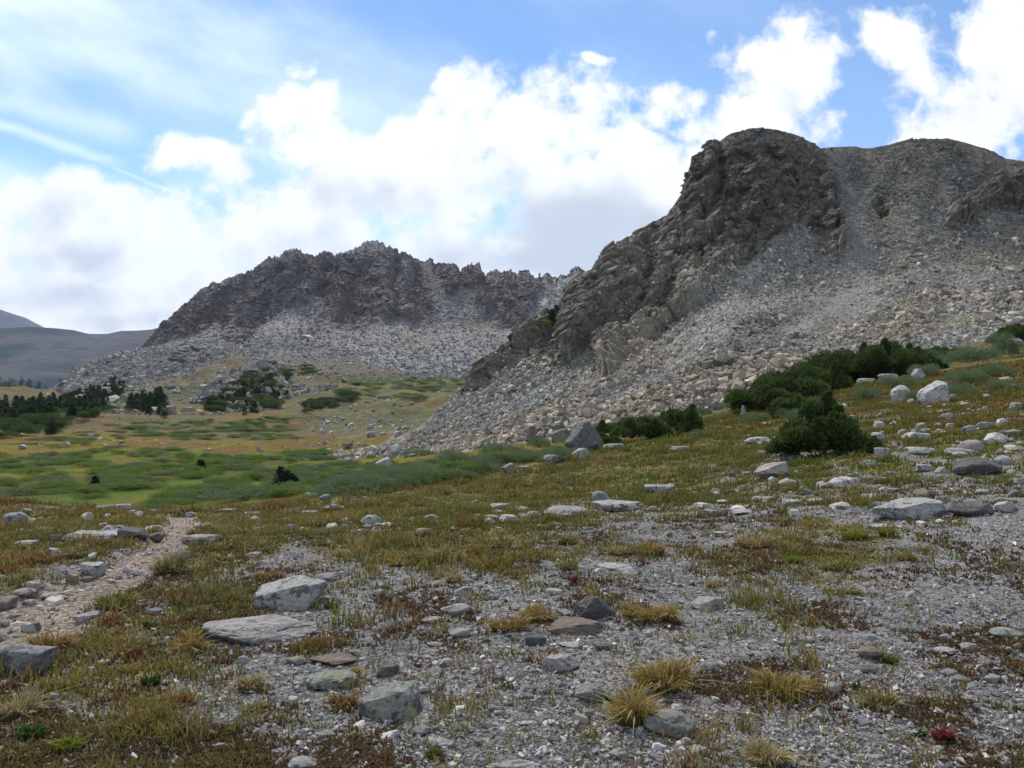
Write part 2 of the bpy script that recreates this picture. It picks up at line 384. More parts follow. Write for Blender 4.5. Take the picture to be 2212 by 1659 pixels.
def build_ground():
    az = np.concatenate([np.linspace(-105, -37, 45)[:-1], np.linspace(-37, 37, 760), np.linspace(37, 105, 45)[1:]]) * math.pi / 180
    r = np.geomspace(0.5, 80, 640)
    A, RR = np.meshgrid(az, r, indexing='ij')
    X, Y = RR * np.sin(A), RR * np.cos(A); Z = GZ(X, Y)
    V = np.stack([X, Y, Z], -1); Q = grid_quads(len(az), len(r))
    x, y, z = X.ravel(), Y.ravel(), Z.ravel()
    veg = veg_field(x, y, z); rr = RR.ravel()
    gravel = np.array((.215, .205, .195)); soil = np.array((.115, .088, .062)); dark = np.array((.10, .085, .05))
    olive = np.array((.14, .125, .034)); rust = np.array((.19, .10, .035)); straw = np.array((.26, .19, .075)); red = np.array((.14, .06, .035))
    nA = fbm(P3(x, y, 2.6, 40), 4); nB = fbm(P3(x, y, .7, 44), 4); nC = fbm(P3(x, y, .12, 48), 3)
    c = gravel * (1 + .22 * nB + .25 * nC)[:, None]
    k = sstep(.05, .5, fbm(P3(x, y, .5, 52), 4) + .15 * nC)[:, None]; c = lerp(c, red * (1 + .4 * nC)[:, None], k * .2)
    g = lerp(dark, olive, sstep(-.3, .3, nA + nB * .5)[:, None]); g = lerp(g, straw, (sstep(.0, .5, nB + .5 * nC) * .55)[:, None]); g = lerp(g, rust, (sstep(.1, .6, -nA + .4 * nC) * .5)[:, None])
    sl = (sstep(1040, 900, topix(np.stack([x, np.maximum(y, .8), z], 1))[1]) * sstep(12, 22, y) * sstep(-2, 8, x))[:, None]
    g = lerp(g, lerp(np.array((.15, .10, .028)), np.array((.14, .13, .026)), sstep(-.25, .25, nA)[:, None]), sl * .6)
    c = lerp(c, g * (1 + .35 * nC)[:, None], sstep(.42, .72, veg)[:, None])
    pm = path_mask(x, y)
    dirt = np.array((.275, .222, .178)) * (1 + .25 * nB + .3 * nC)[:, None]
    c = lerp(dirt, c, sstep(.9, 1.2, pm)[:, None])
    fm = pm[Q].mean(1) < 1.0
    fm &= rr[Q].mean(1) > 0.6
    def sub(name, sel, mat):
        q = Q[sel]; u, inv = np.unique(q, return_inverse=True)
        o = link(name, quad_mesh(name, V.reshape(-1, 3)[u], inv.reshape(-1, 4), c[u], True), mat); o['kind'] = 'structure'; return o
    mg, nt, b = new_mat('ground')
    p = geo_pos(nt); n1 = noise(nt, p, 16, 6, .65); vo = nt.nodes.new('ShaderNodeTexVoronoi'); nt.links.new(p.s, vo.inputs['Vector']); vo.inputs['Scale'].default_value = 34
    v1 = Sk(nt, vo.outputs['Distance']); sepv = nt.nodes.new('ShaderNodeSeparateColor'); nt.links.new(vo.outputs['Color'], sepv.inputs[0]); vr = Sk(nt, sepv.outputs[0])
    n3 = noise(nt, p, 110, 4, .7)
    f = ((n1 - .5) * 1.3 + (vr - .5) * .75 + (n3 - .5) * .9 + 1.0 - v1.ss(.35, .75) * .35).max(.2)
    cc = mixc(nt, 1.0, attr(nt), xyz(nt, f, f, f), 'MULTIPLY'); nt.links.new(cc.s, b.inputs['Base Color'])
    bump(nt, b, n1 * .5 + v1 * -.5 + n3 * .25, .03)
    a = sub('ground', ~fm, mg); sub('path', fm, mg)
    TERR.extend([a, bpy.data.objects['path']])
build_ground()

# --- valley meadow -------------------------------------------------------------------------------
MC = [(-700, 1095, 50), (-700, 950, 125), (-700, 905, 160), (0, 1095, 52), (0, 1040, 72), (0, 985, 104), (0, 952, 124), (0, 915, 145), (0, 895, 170), (250, 1100, 50), (250, 1040, 72), (250, 987, 102), (250, 958, 120), (250, 918, 145), (250, 892, 165),
 (480, 1105, 48), (480, 1040, 72), (480, 987, 102), (480, 952, 124), (480, 912, 150), (480, 893, 170), (700, 1067, 46), (700, 1022, 75), (700, 988, 103), (700, 962, 120), (700, 905, 165), (700, 880, 195),
 (900, 1040, 42), (900, 1012, 78), (900, 990, 94), (900, 930, 130), (900, 872, 190), (900, 850, 225), (1000, 900, 155), (1000, 852, 220), (1000, 832, 265), (1150, 1003, 46), (1150, 955, 78), (1150, 850, 210),
 (1300, 965, 48), (1300, 930, 75), (1500, 920, 50), (1500, 880, 80), (1900, 870, 60), (2212, 800, 70), (1400, 840, 200), (1900, 830, 200)]
mp = np.array([(pix(u, v)[0] * Y, Y, zv(v, Y)) for u, v, Y in MC] + [(pix(u, 0)[0] * 24, 24, -6.0) for u in (-700, 0, 500, 1000, 1500)] )
MM = tps_fit(mp[:, :2], mp[:, 2], 0.05)
def MZ(x, y):
    sh = np.shape(x); x = np.ravel(x); y = np.ravel(y)
    z = tps_eval(MM, x, y) + fbm(P3(x, y, 22, 2), 3) * 0.8 + fbm(P3(x, y, 17, 12), 3) * 2.6 * sstep(122, 150, y) + fbm(P3(x, y, 4, 6), 4) * 0.28
    return z.reshape(sh)
OR = np.array((.145, .085, .024)); YG = np.array((.165, .137, .018)); GR = np.array((.072, .118, .018)); TAN = np.array((.155, .130, .098)); OLV = np.array((.082, .080, .022)); GREY_R = np.array((.27, .255, .24))
MEADOW = []
def build_meadow():
    tx = np.linspace(-1.05, .75, 760); r = np.geomspace(24, 285, 520)
    T, Y = np.meshgrid(tx, r, indexing='ij'); X = T * Y; Z = MZ(X, Y); V = np.stack([X, Y, Z], -1)
    x, y, z = X.ravel(), Y.ravel(), Z.ravel(); u, v = topix(V.reshape(-1, 3))
    n1 = fbm(P3(x, y * .7, 9, 60), 4); n2 = fbm(P3(x, y, 2.2, 64), 4); n3 = fbm(P3(x, y * .4, 16, 68), 3)
    vv = v + n3 * 26 + n1 * 12
    c = lerp(OLV, GR, sstep(-.2, .25, n1)[:, None])
    c = lerp(c, YG, (sstep(-.05, .35, n3 + n2 * .25) * .85)[:, None])
    c = lerp(c, OR, (sstep(.1, .45, -n1 + n2 * .3) * .55)[:, None])
    # sedge belt (orange) above the wet green, then the bare tan rise
    belt = sstep(988, 970, vv) * 1.0
    c = lerp(c, lerp(OR, YG, sstep(-.1, .3, n2)[:, None]), (belt * .85)[:, None])
    tan = sstep(956, 936, vv) * (.3 + .5 * sstep(-.2, .25, n1))
    c = lerp(c, TAN * (1 + .25 * n2)[:, None], tan[:, None])
    c = lerp(c, lerp(OR, TAN, .45), (sstep(.15, .5, n3 + .4 * n2) * sstep(950, 930, vv) * .7)[:, None])
    c = lerp(c, np.array((.088, .098, .034)), (sstep(-.15, .2, n1 - .2 * n3 + .2 * n2) * sstep(955, 930, vv) * .75)[:, None])
    rk = sstep(.34, .5, fbm(P3(x, y, 1.1, 70), 3) + .22 * sstep(600, 800, u) * sstep(990, 960, v)) * sstep(975, 945, vv)
    c = lerp(c, GREY_R, (rk * .2)[:, None])
    dkl = sstep(1085, 1050, v) * sstep(1010, 1040, v) * sstep(420, 150, u) * sstep(.0, .3, n1)
    c = lerp(c, np.array((.10, .06, .02)), (dkl * .6)[:, None])
    o = link('meadow', quad_mesh('meadow', V.reshape(-1, 3), grid_quads(len(tx), len(r)), c, True), terrain_mat('meadow', 1.6, .25, .55)); o['kind'] = 'structure'; TERR.append(o); return V
MEAD = build_meadow()

# --- lofted slopes: per column the toe, the middle and the crest (picture height, distance) -------
def loft(us, cols, u_grid, nrow, back, front_drop=(15, 4), pw=None):
    """cols: {u: [(v, Y) x k]} from toe to crest. Returns X (n, m, 3) world points, u, v grids and the row parameter (0 toe, 1 crest)"""
    k = len(cols[us[0]]); Vk = np.stack([np.interp(u_grid, us, [cols[a][j][0] for a in us]) for j in range(k)], 1); Yk = np.stack([np.interp(u_grid, us, [cols[a][j][1] for a in us]) for j in range(k)], 1)
    return Vk, Yk
def loft_points(u_grid, Vk, Yk, nrow, back, drop):
    n, k = Vk.shape; tt = np.linspace(0, 1, 400)
    tk = np.linspace(0, 1, k)
    Zk = EYE + pix(1106, Vk)[1] * Yk
    rows = []
    # smooth interpolation in (Y, z) along the column, resampled evenly in picture height
    Yd = np.empty((n, 400)); Zd = np.empty((n, 400))
    for i in range(n):
        Yd[i] = np.interp(tt, tk, Yk[i]); Zd[i] = np.interp(tt, tk, Zk[i])
    ker = np.hanning(61); ker /= ker.sum()
    def sm(a):
        p = np.pad(a, ((0, 0), (30, 30)), mode='reflect', reflect_type='odd'); return np.apply_along_axis(lambda q: np.convolve(q, ker, 'valid'), 1, p)
    Yd, Zd = sm(Yd), sm(Zd)
    ang = (Zd - EYE) / Yd
    tr = np.linspace(0, 1, nrow); Y = np.empty((n, nrow)); Z = np.empty((n, nrow)); 
    for i in range(n):
        s = np.r_[0, np.cumsum(np.abs(np.diff(ang[i])) + 0.1 * abs(ang[i, -1] - ang[i, 0]) / 400 + 1e-6)]; s /= s[-1]
        Y[i] = np.interp(tr, s, Yd[i]); Z[i] = np.interp(tr, s, Zd[i])
    tx = pix(u_grid, 700.)[0][:, None]
    Yf = [Y[:, :1] - dy_ for dy_, dz_ in drop]; Zf = [Z[:, :1] - dz_ for dy_, dz_ in drop]
    Yb = [Y[:, -1:] + dy_ for dy_, dz_ in back]; Zb = [Z[:, -1:] - dz_ for dy_, dz_ in back]
    Y = np.concatenate(Yf + [Y] + Yb, 1); Z = np.concatenate(Zf + [Z] + Zb, 1)
    return np.stack([tx * Y, Y, Z], -1), len(drop), len(back)

# --- middle hillside (moraine with shrubs and ledges) ----------------------------------------------
HC = {-700: [(905, 175), (893, 220), (888, 300)], 0: [(908, 160), (888, 215), (868, 300)], 100: [(908, 160), (878, 230), (844, 320)], 170: [(905, 165), (852, 250), (798, 340)], 230: [(902, 165), (838, 270), (767, 360)],
      330: [(902, 165), (828, 280), (747, 390)], 450: [(900, 170), (822, 290), (750, 420)], 600: [(898, 175), (815, 300), (757, 430)], 750: [(893, 185), (828, 290), (774, 430)], 900: [(872, 200), (838, 300), (800, 430)], 1000: [(852, 230), (827, 310), (805, 430)], 1250: [(852, 230), (822, 310), (790, 430)]}
def build_hill():
    us = sorted(HC); ug = np.linspace(-700, 1250, 1300); ug = np.sort(np.r_[ug, np.linspace(0, 1050, 500)])
    Vk, Yk = loft(us, HC, ug, 0, 0); 
    ker = np.hanning(41); ker /= ker.sum()
    Vk = np.stack([np.convolve(np.pad(Vk[:, j], 20, mode='edge'), ker, 'valid') for j in range(3)], 1)
    X, nd, nb = loft_points(ug, Vk, Yk, 300, ((25, 6), (90, 60)), ((40, 9), (10, 1.5)))
    N = grid_normals(X); N *= np.sign(N[..., 2:3]); p = X.reshape(-1, 3); u, v = topix(p)
    uw = u + fbm(p / 14, 3) * 30; vw = v + fbm(p / 9 + 5, 3) * 12
    # bouldery moraine (left and top), ledges, shrubs' ground, orange grass
    mor = sstep(-12, 14, poly_sd([(60, 870), (120, 822), (230, 700), (700, 700), (760, 790), (620, 775), (470, 765), (420, 800), (330, 830), (270, 835), (200, 850)], uw, vw))
    mor = np.maximum(mor, sstep(-8, 8, poly_sd([(740, 770), (1250, 780), (1250, 815), (1000, 818), (850, 800)], uw, vw)))
    led = sstep(-6, 8, poly_sd([(410, 790), (470, 762), (450, 752), (520, 757), (470, 790), (380, 815), (290, 828), (330, 810)], uw, vw))
    led = np.maximum(led, sstep(-8, 10, poly_sd([(420, 870), (480, 820), (540, 790), (600, 785), (620, 800), (600, 840), (550, 870), (470, 885)], uw, vw)))
    led = np.maximum(led, sstep(-8, 10, poly_sd([(545, 850), (570, 835), (640, 840), (740, 835), (760, 855), (640, 870)], uw, vw)) * .8)
    b1, r1, k1 = blocky(p / np.array((6., 6., 4.)), 1); b2, r2, k2 = blocky(p / 2.2, 2); b3, r3, k3 = blocky(p / 0.95, 3)
    disp = fbm(p / 30, 3) * 2.2 + led * (b1 * 2.0 + b2 * .7) + mor * (b2 * .75 + b3 * .25) + b3 * .14
    X = X + N * disp.reshape(X.shape[:2])[..., None]
    n1 = fbm(p / 12, 4); n2 = fbm(p / 3.0 + 9, 4); n3 = fbm(p / np.array((30, 30, 9.)) + 3, 3)
    c = lerp(TAN * 1.0, OR * 1.0, sstep(-.05, .3, n1 + n2 * .3)[:, None]); c = lerp(c, OLV * .9, (sstep(.05, .35, -n1 + n3) * .7)[:, None])
    fg_ = sstep(-15, 20, poly_sd([(-400, 920), (-400, 870), (60, 862), (150, 840), (260, 815), (290, 850), (380, 840), (620, 800), (640, 850), (760, 850), (700, 900), (400, 905), (200, 915)], uw, vw))
    c = lerp(c, np.array((.068, .095, .030)) * (1 + .4 * n2)[:, None], (sstep(-.3, .1, n3 + .5 * n2) * fg_ * .85)[:, None])
    rock = GREY_R * (.72 + .65 * r3)[:, None] * (1 + .25 * n1)[:, None]
    c = lerp(c, rock, np.clip(mor * (.75 + .25 * sstep(-.2, .1, n2)), 0, 1)[:, None])
    c = lerp(c, GREY_R * (.68 + .5 * r2)[:, None] * np.array((1, .97, .93)), led[:, None])
    sp = sstep(.70, .78, r3) * sstep(-.25, .2, n2 + .5 * n1) * (1 - mor) * (1 - led)
    c = lerp(c, GREY_R, (sp * .5)[:, None])
    gp = sstep(-10, 15, poly_sd([(640, 800), (760, 815), (1010, 812), (1010, 850), (900, 866), (780, 862), (700, 850), (760, 835)], uw, vw))
    c = lerp(c, lerp(np.array((.052, .085, .026)), YG, (sstep(.05, .4, n2) * .5)[:, None]), (gp * sstep(-.35, .1, n1 + n2 * .5))[:, None])
    o = link('hill', quad_mesh('hill', X.reshape(-1, 3), grid_quads(*X.shape[:2]), c, False), terrain_mat('hill', .8, .5, .42)); o['kind'] = 'structure'; TERR.append(o)
    return X, mor.reshape(X.shape[:2]), led.reshape(X.shape[:2])
HILL, HILL_MOR, HILL_LED = build_hill()

# --- far mountain ------------------------------------------------------------------------------------
SK8 = [(-330,640),(-100,560),(60,530),(75,520),(100,490),(150,445),(175,410),(215,370),(255,335),(300,295),(330,268),(365,255),(385,240),(440,232),(470,215),(510,195),(560,180),(610,150),(635,128),(655,120),(680,120),(715,95),(760,82),(780,88),(790,100),(830,110),(860,115),(885,97),(920,100),(940,118),(950,105),(1010,92),(1050,70),(1075,52),(1150,52),(1170,68),(1190,75),(1215,88),(1230,108),(1260,95),(1275,105),(1300,125),(1340,135),(1362,142),(1370,130),(1385,145),(1405,155),(1420,145),(1480,150),(1500,165),(1510,192),(1520,175),(1545,162),(1560,155),(1595,152),(1605,190),(1615,212),(1640,190),(1680,177),(1700,185),(1740,180),(1765,203),(1785,182),(1825,180),(1832,205),(1865,213),(1870,202),(1880,213),(1890,204),(1905,190),(1925,207),(1960,209),(2005,195),(2015,175),(2030,162),(2060,175),(2075,188),(2120,185),(2180,172),(2300,165),(2600,160)]
def z8(x, y): return (500 + x * .859) / 1.808, (900 + y * .859) / 1.808
FRIDGE = [([(760, 90), (700, 250), (600, 430)], 8, 20), ([(900, 100), (835, 240), (790, 300)], 7, 16), ([(1075, 60), (1000, 230), (930, 430)], 9, 20), ([(1120, 100), (1150, 250), (1150, 420)], 7, 18), ([(1270, 105), (1255, 250), (1290, 390)], 8, 16), ([(1480, 160), (1490, 270)], 6, 14), ([(1590, 160), (1585, 250)], 6, 12), ([(640, 130), (520, 330), (470, 450)], 7, 18), ([(440, 240), (330, 400)], 5, 16),
 ([(860, 115), (905, 200), (855, 330)], -9, 11), ([(950, 120), (880, 330), (770, 430)], -8, 11), ([(1230, 110), (1205, 250), (1215, 370)], -10, 10), ([(1060, 210), (1005, 340), (960, 440)], -7, 10), ([(690, 170), (620, 330), (560, 450)], -7, 11), ([(560, 190), (430, 360), (380, 440)], -5, 11), ([(1340, 150), (1400, 330)], -7, 11), ([(1690, 190), (1690, 300), (1700, 420)], 6, 16), ([(1640, 200), (1610, 300)], -6, 10)]
def build_far():
    sk = np.array([z8(*p) for p in SK8]); ug = np.unique(np.concatenate([np.linspace(100, 1420, 300), np.linspace(300, 1320, 1250)]))
    vs = np.interp(ug, sk[:, 0], sk[:, 1])
    ker = np.hanning(121); ker /= ker.sum(); vsm = np.convolve(np.pad(vs, 60, mode='edge'), ker, 'valid'); lowl = np.interp(ug, [100, 200, 290, 330], [898, 822, 775, 0]); vsm = np.maximum(vsm, lowl); vs = np.maximum(vs, lowl)
    toe = np.interp(ug, [100, 250, 330, 450, 600, 750, 900, 1100, 1420], [905, 812, 763, 762, 772, 790, 815, 815, 780]); Yt = np.interp(ug, [100, 330, 700, 1420], [450, 455, 450, 440])
    fine = np.convolve(np.pad(vs, 30, mode='edge'), np.hanning(61) / np.hanning(61).sum(), 'valid'); one_ = np.zeros_like(ug); jag = (vs - vsm) * np.interp(ug, [700, 950], [1.0, 1.15]) - (fbm(np.stack([ug / 7.0, one_ + .5, one_ + 2], 1), 3, ridged=True) - .45) * 7 * np.interp(ug, [330, 560], [.35, 1]) - np.maximum(0, fbm(np.stack([ug / 16.0, one_ + 9.5, one_ + 2], 1), 2)) * 9 * np.interp(ug, [500, 700], [0, 1]); vs = np.minimum(vsm, toe - 8)
    top = np.interp(ug, [100, 330, 500, 800, 1100, 1420], [560, 590, 690, 740, 720, 690])
    vm = toe + (vsm - toe) * np.interp(ug, [100, 350, 500, 900, 1100, 1420], [.4, .3, .34, .40, .5, .5]); Ym = Yt + (top - Yt) * .66
    X, nd, nb = loft_points(ug, np.stack([toe, vm, np.minimum(vs, vm - 3)], 1), np.stack([Yt, Ym, top], 1), 420, ((5, .5), (40, 25), (220, 170)), ((60, 10),))
    N = grid_normals(X); N *= np.sign(N[..., 2:3]); p = X.reshape(-1, 3); u, v = topix(p)
    wn1 = fbm(p / 34, 4); wn2 = fbm(p / 12 + 7, 4)
    uw = u + wn1 * 14 + wn2 * 6; vw = v + fbm(p / 26 + 3, 4) * 14
    def Z(pl): return [z8(*q) for q in pl]
    # cliffs, with scree fans let into them
    CLP = Z([(40, 560), (60, 400), (300, 100), (2300, 0), (2300, 230), (2000, 200), (1900, 225), (1850, 330), (1750, 440), (1700, 440), (1560, 350), (1540, 290), (1490, 285), (1440, 300), (1400, 350), (1290, 410), (1260, 370), (1140, 410), (1050, 455), (960, 440), (880, 470), (790, 480), (765, 430), (830, 380), (850, 340), (700, 370), (600, 440), (540, 490), (440, 480), (420, 400), (300, 450), (180, 490)])
    sdc = poly_sd(CLP, uw, vw - 13); cl = sstep(-5, 7, sdc); cld = sstep(-4, 20, sdc)
    for pl in ([(830, 300), (860, 300), (900, 340), (850, 420), (760, 430), (560, 500), (600, 440), (700, 365), (830, 350)], [(1330, 140), (1380, 160), (1440, 260), (1430, 330), (1400, 330), (1350, 210)], [(1480, 280), (1560, 270), (1640, 210), (1600, 300), (1560, 340)]):
        sdp = poly_sd(Z(pl), uw, vw); cl *= 1 - .92 * sstep(-4, 5, sdp); cld *= 1 - .85 * sstep(-12, 6, sdp)
    rid = fbm(np.stack([p[:, 0] / 34 + wn2 * .35 + p[:, 2] / 130, p[:, 1] / 150, p[:, 2] / 150], 1), 4, ridged=True)
    rid0 = fbm(np.stack([p[:, 0] / 62 + wn2 * .2 + p[:, 2] / 190 + 4, p[:, 1] / 260, p[:, 2] / 260], 1), 3, ridged=True)
    rid2 = fbm(np.stack([p[:, 0] / 13 + wn2 * .5 + p[:, 2] / 60, p[:, 1] / 60, p[:, 2] / 48], 1), 3, ridged=True)
    b1, r1, k1 = blocky(p / np.array((8., 14., 22.)), 4); b2, r2, k2 = blocky(p / np.array((3.4, 5., 8.)), 5); b3, r3, k3 = blocky(p / 2.0, 6)
    cw = np.maximum(cld, 0); rg_ = 0
    for pl, A, w_ in FRIDGE: rg_ = rg_ + A * np.exp(-(line_d(Z(pl), uw, vw) / w_) ** 2)
    disp = cw * ((rid0 - .45) * 26 + (rid - .4) * 17 + (rid2 - .4) * 6.0 + b1 * 2.6 + b2 * 1.6 + b3 * .7 + 4 + rg_) + (1 - cl) * (b3 * .55 + b2 * .3 + fbm(p / 40, 3) * 3)
    edge = sstep(1.0, .86, np.linspace(0, 1, X.shape[1])[None] * np.ones((X.shape[0], 1))).ravel()
    h = (disp * (.22 + .78 * edge)).reshape(X.shape[:2])[..., None]
    X = X + N * h * np.array((.7, 1, .22))
    jt = sstep(.80, 1.0, np.linspace(0, 1, X.shape[1]))[None] ** 1.5; X[..., 2] -= jag[:, None] * jt * X[..., 1] / F
    gl = fbm(p / 55 + 2, 4)
    rock = lerp(np.array((.11, .09, .085)), np.array((.19, .158, .142)), sstep(-.3, .3, gl + .35 * (r1 - .5))[:, None]) * (.75 + .5 * r2)[:, None]
    rock = lerp(rock, np.array((.15, .105, .085)), (sstep(.0, .35, wn1 + .3 * (r1 - .5)) * .5)[:, None])
    rock = lerp(rock, np.array((.26, .25, .24)), (sstep(.1, .4, wn2 - rid * .2) * .35)[:, None])
    scr = lerp(np.array((.225, .217, .21)), np.array((.225, .185, .155)), sstep(-.1, .25, wn1)[:, None]) * (.62 + .75 * r3)[:, None]
    scr = lerp(scr, np.array((.33, .325, .32)), (sstep(.72, .8, r2) * sstep(-.1, .3, wn2) * .6)[:, None])
    white = sstep(-8, 14, poly_sd(Z([(1830, 240), (1960, 210), (2100, 190), (2300, 180), (2250, 330), (2000, 380), (1850, 360)]), uw, vw))
    scr = lerp(scr, np.array((.5, .49, .48)), (white * sstep(-.1, .3, wn2 + .4 * wn1) * .8)[:, None])
    dk = sstep(-8, 10, poly_sd(Z([(350, 500), (600, 490), (900, 510), (1060, 560), (1060, 590), (800, 560), (520, 545)]), uw, vw))
    scr = lerp(scr, scr * .55, dk[:, None])
    c = lerp(scr, rock, cl[:, None])
    o = link('far_mountain', quad_mesh('far_mountain', X.reshape(-1, 3), grid_quads(*X.shape[:2]), c, False), terrain_mat('far_mountain', .35, 1.2, .35)); o['kind'] = 'structure'; TERR.append(o)
    return X, cl.reshape(X.shape[:2])
FAR, FAR_CL = build_far()

# --- near mountain on the right: ribs of rock over a great scree -------------------------------------
SKE = [(700, 985), (820, 960), (900, 925), (985, 852), (1000, 838), (1020, 808), (1050, 782), (1090, 752), (1130, 716), (1170, 690), (1205, 665), (1228, 640), (1232, 615), (1240, 602), (1270, 590), (1308, 581), (1313, 560), (1325, 545), (1345, 530), (1365, 510), (1385, 495), (1430, 475), (1460, 440), (1472, 420), (1480, 385), (1490, 360), (1494, 337), (1510, 328), (1524, 325), (1527, 306), (1537, 301), (1551, 303), (1555, 306), (1580, 290), (1620, 279), (1650, 277), (1680, 279), (1720, 291), (1755, 307), (1775, 320), (1800, 318), (1850, 316), (1870, 321), (1890, 320), (1930, 311), (1970, 301), (2050, 298), (2100, 311), (2150, 327), (2175, 342), (2212, 347), (2350, 372), (2700, 440), (3000, 520)]
def z5(x, y): return 719 + .35 * x, 663.7 + .35 * y
def z7(x, y): return 1106 + .5 * x, 248.9 + .5 * y
RIB1 = [z5(*p) for p in [(780, 545), (820, 440), (880, 380), (930, 310), (1000, 260), (1100, 180), (1200, 120), (1290, 70), (1390, 30), (1420, 130), (1340, 200), (1290, 240), (1230, 285), (1160, 322), (1060, 390), (960, 460), (860, 520)]]
RIB2 = [z5(*p) for p in [(1375, 355), (1390, 280), (1425, 190), (1390, 130), (1380, 20)]] + [(1205, 640), (1228, 600), (1300, 570), (1330, 540), (1480, 560), (1520, 600)] + [z5(*p) for p in [(1900, 40), (1800, 100), (1700, 140), (1640, 160), (1560, 230), (1500, 285), (1420, 350)]]
RIB3 = [z5(*p) for p in [(1625, 385), (1645, 300), (1700, 225), (1790, 190), (1820, 110), (1900, 60), (2000, 0)]] + [(1440, 640), (1470, 580), (1530, 590)] + [z7(*p) for p in [(850, 700), (845, 810), (770, 860), (690, 900)]] + [z5(*p) for p in [(1990, 210), (1920, 265), (1830, 335), (1760, 390), (1660, 445)]]
UPPER = [(1200, 640), (1230, 560), (1400, 440), (1470, 250), (1780, 250)] + [z7(*p) for p in [(1350, 150), (1360, 230), (1400, 300), (1420, 420), (1415, 560), (1385, 610), (1335, 580), (1290, 490), (1240, 440), (1150, 560), (1110, 610), (1010, 665), (930, 650), (880, 690), (860, 720), (700, 700)]]
CRAG = [z7(*p) for p in [(1865, 470), (1880, 410), (1900, 365), (2000, 345), (2060, 300), (2230, 260), (2500, 240), (2500, 470), (2230, 440), (2130, 420), (2050, 420), (1985, 462), (1900, 492)]]
TOPR = [(1800, 240), (2600, 240), (2600, 420)] + [z7(*p) for p in [(2230, 230), (2080, 280), (1980, 300), (1880, 260), (1760, 250), (1640, 190), (1520, 150), (1420, 110)]]
CROP = [z7(*p) for p in [(1565, 400), (1590, 365), (1640, 370), (1640, 420), (1600, 440)]]
LIGHTR = [z7(*p) for p in [(1370, 150), (1420, 140), (1470, 300), (1530, 450), (1580, 620), (1560, 760), (1480, 900), (1300, 950), (1150, 940), (1380, 760), (1440, 600), (1430, 400), (1400, 250)]]
GULLY = [(1470, 600), (1620, 560), (1710, 470), (1690, 560), (1560, 660), (1500, 670)]
RIDGES = [([(1350, 525), (1335, 600), (1290, 680), (1222, 775)], 2.6, 26), ([(1398, 515), (1412, 590), (1375, 670), (1335, 735)], -3.2, 13), ([(1440, 560), (1400, 660), (1330, 740), (1300, 800)], 1.6, 18), ([(1530, 310), (1535, 400), (1490, 470)], 2.2, 15), ([(1552, 305), (1560, 400), (1520, 470)], -2.4, 9), ([(1650, 285), (1640, 380), (1590, 440)], 1.8, 26),
 ([(1620, 400), (1540, 520)], -2.2, 12), ([(1690, 300), (1700, 370), (1640, 420)], 1.6, 14), ([(1795, 420), (1800, 540)], 2.4, 14), ([(1740, 470), (1700, 560)], 1.6, 14), ([(1500, 640), (1560, 560), (1600, 545)], 2.0, 16), ([(1480, 500), (1590, 470), (1660, 440)], 1.4, 12), ([(1235, 620), (1240, 700)], -2.0, 9), ([(1860, 330), (1850, 420)], 1.2, 14), ([(1960, 320), (2000, 400)], 1.4, 18), ([(2100, 330), (2080, 400)], -1.4, 16)]
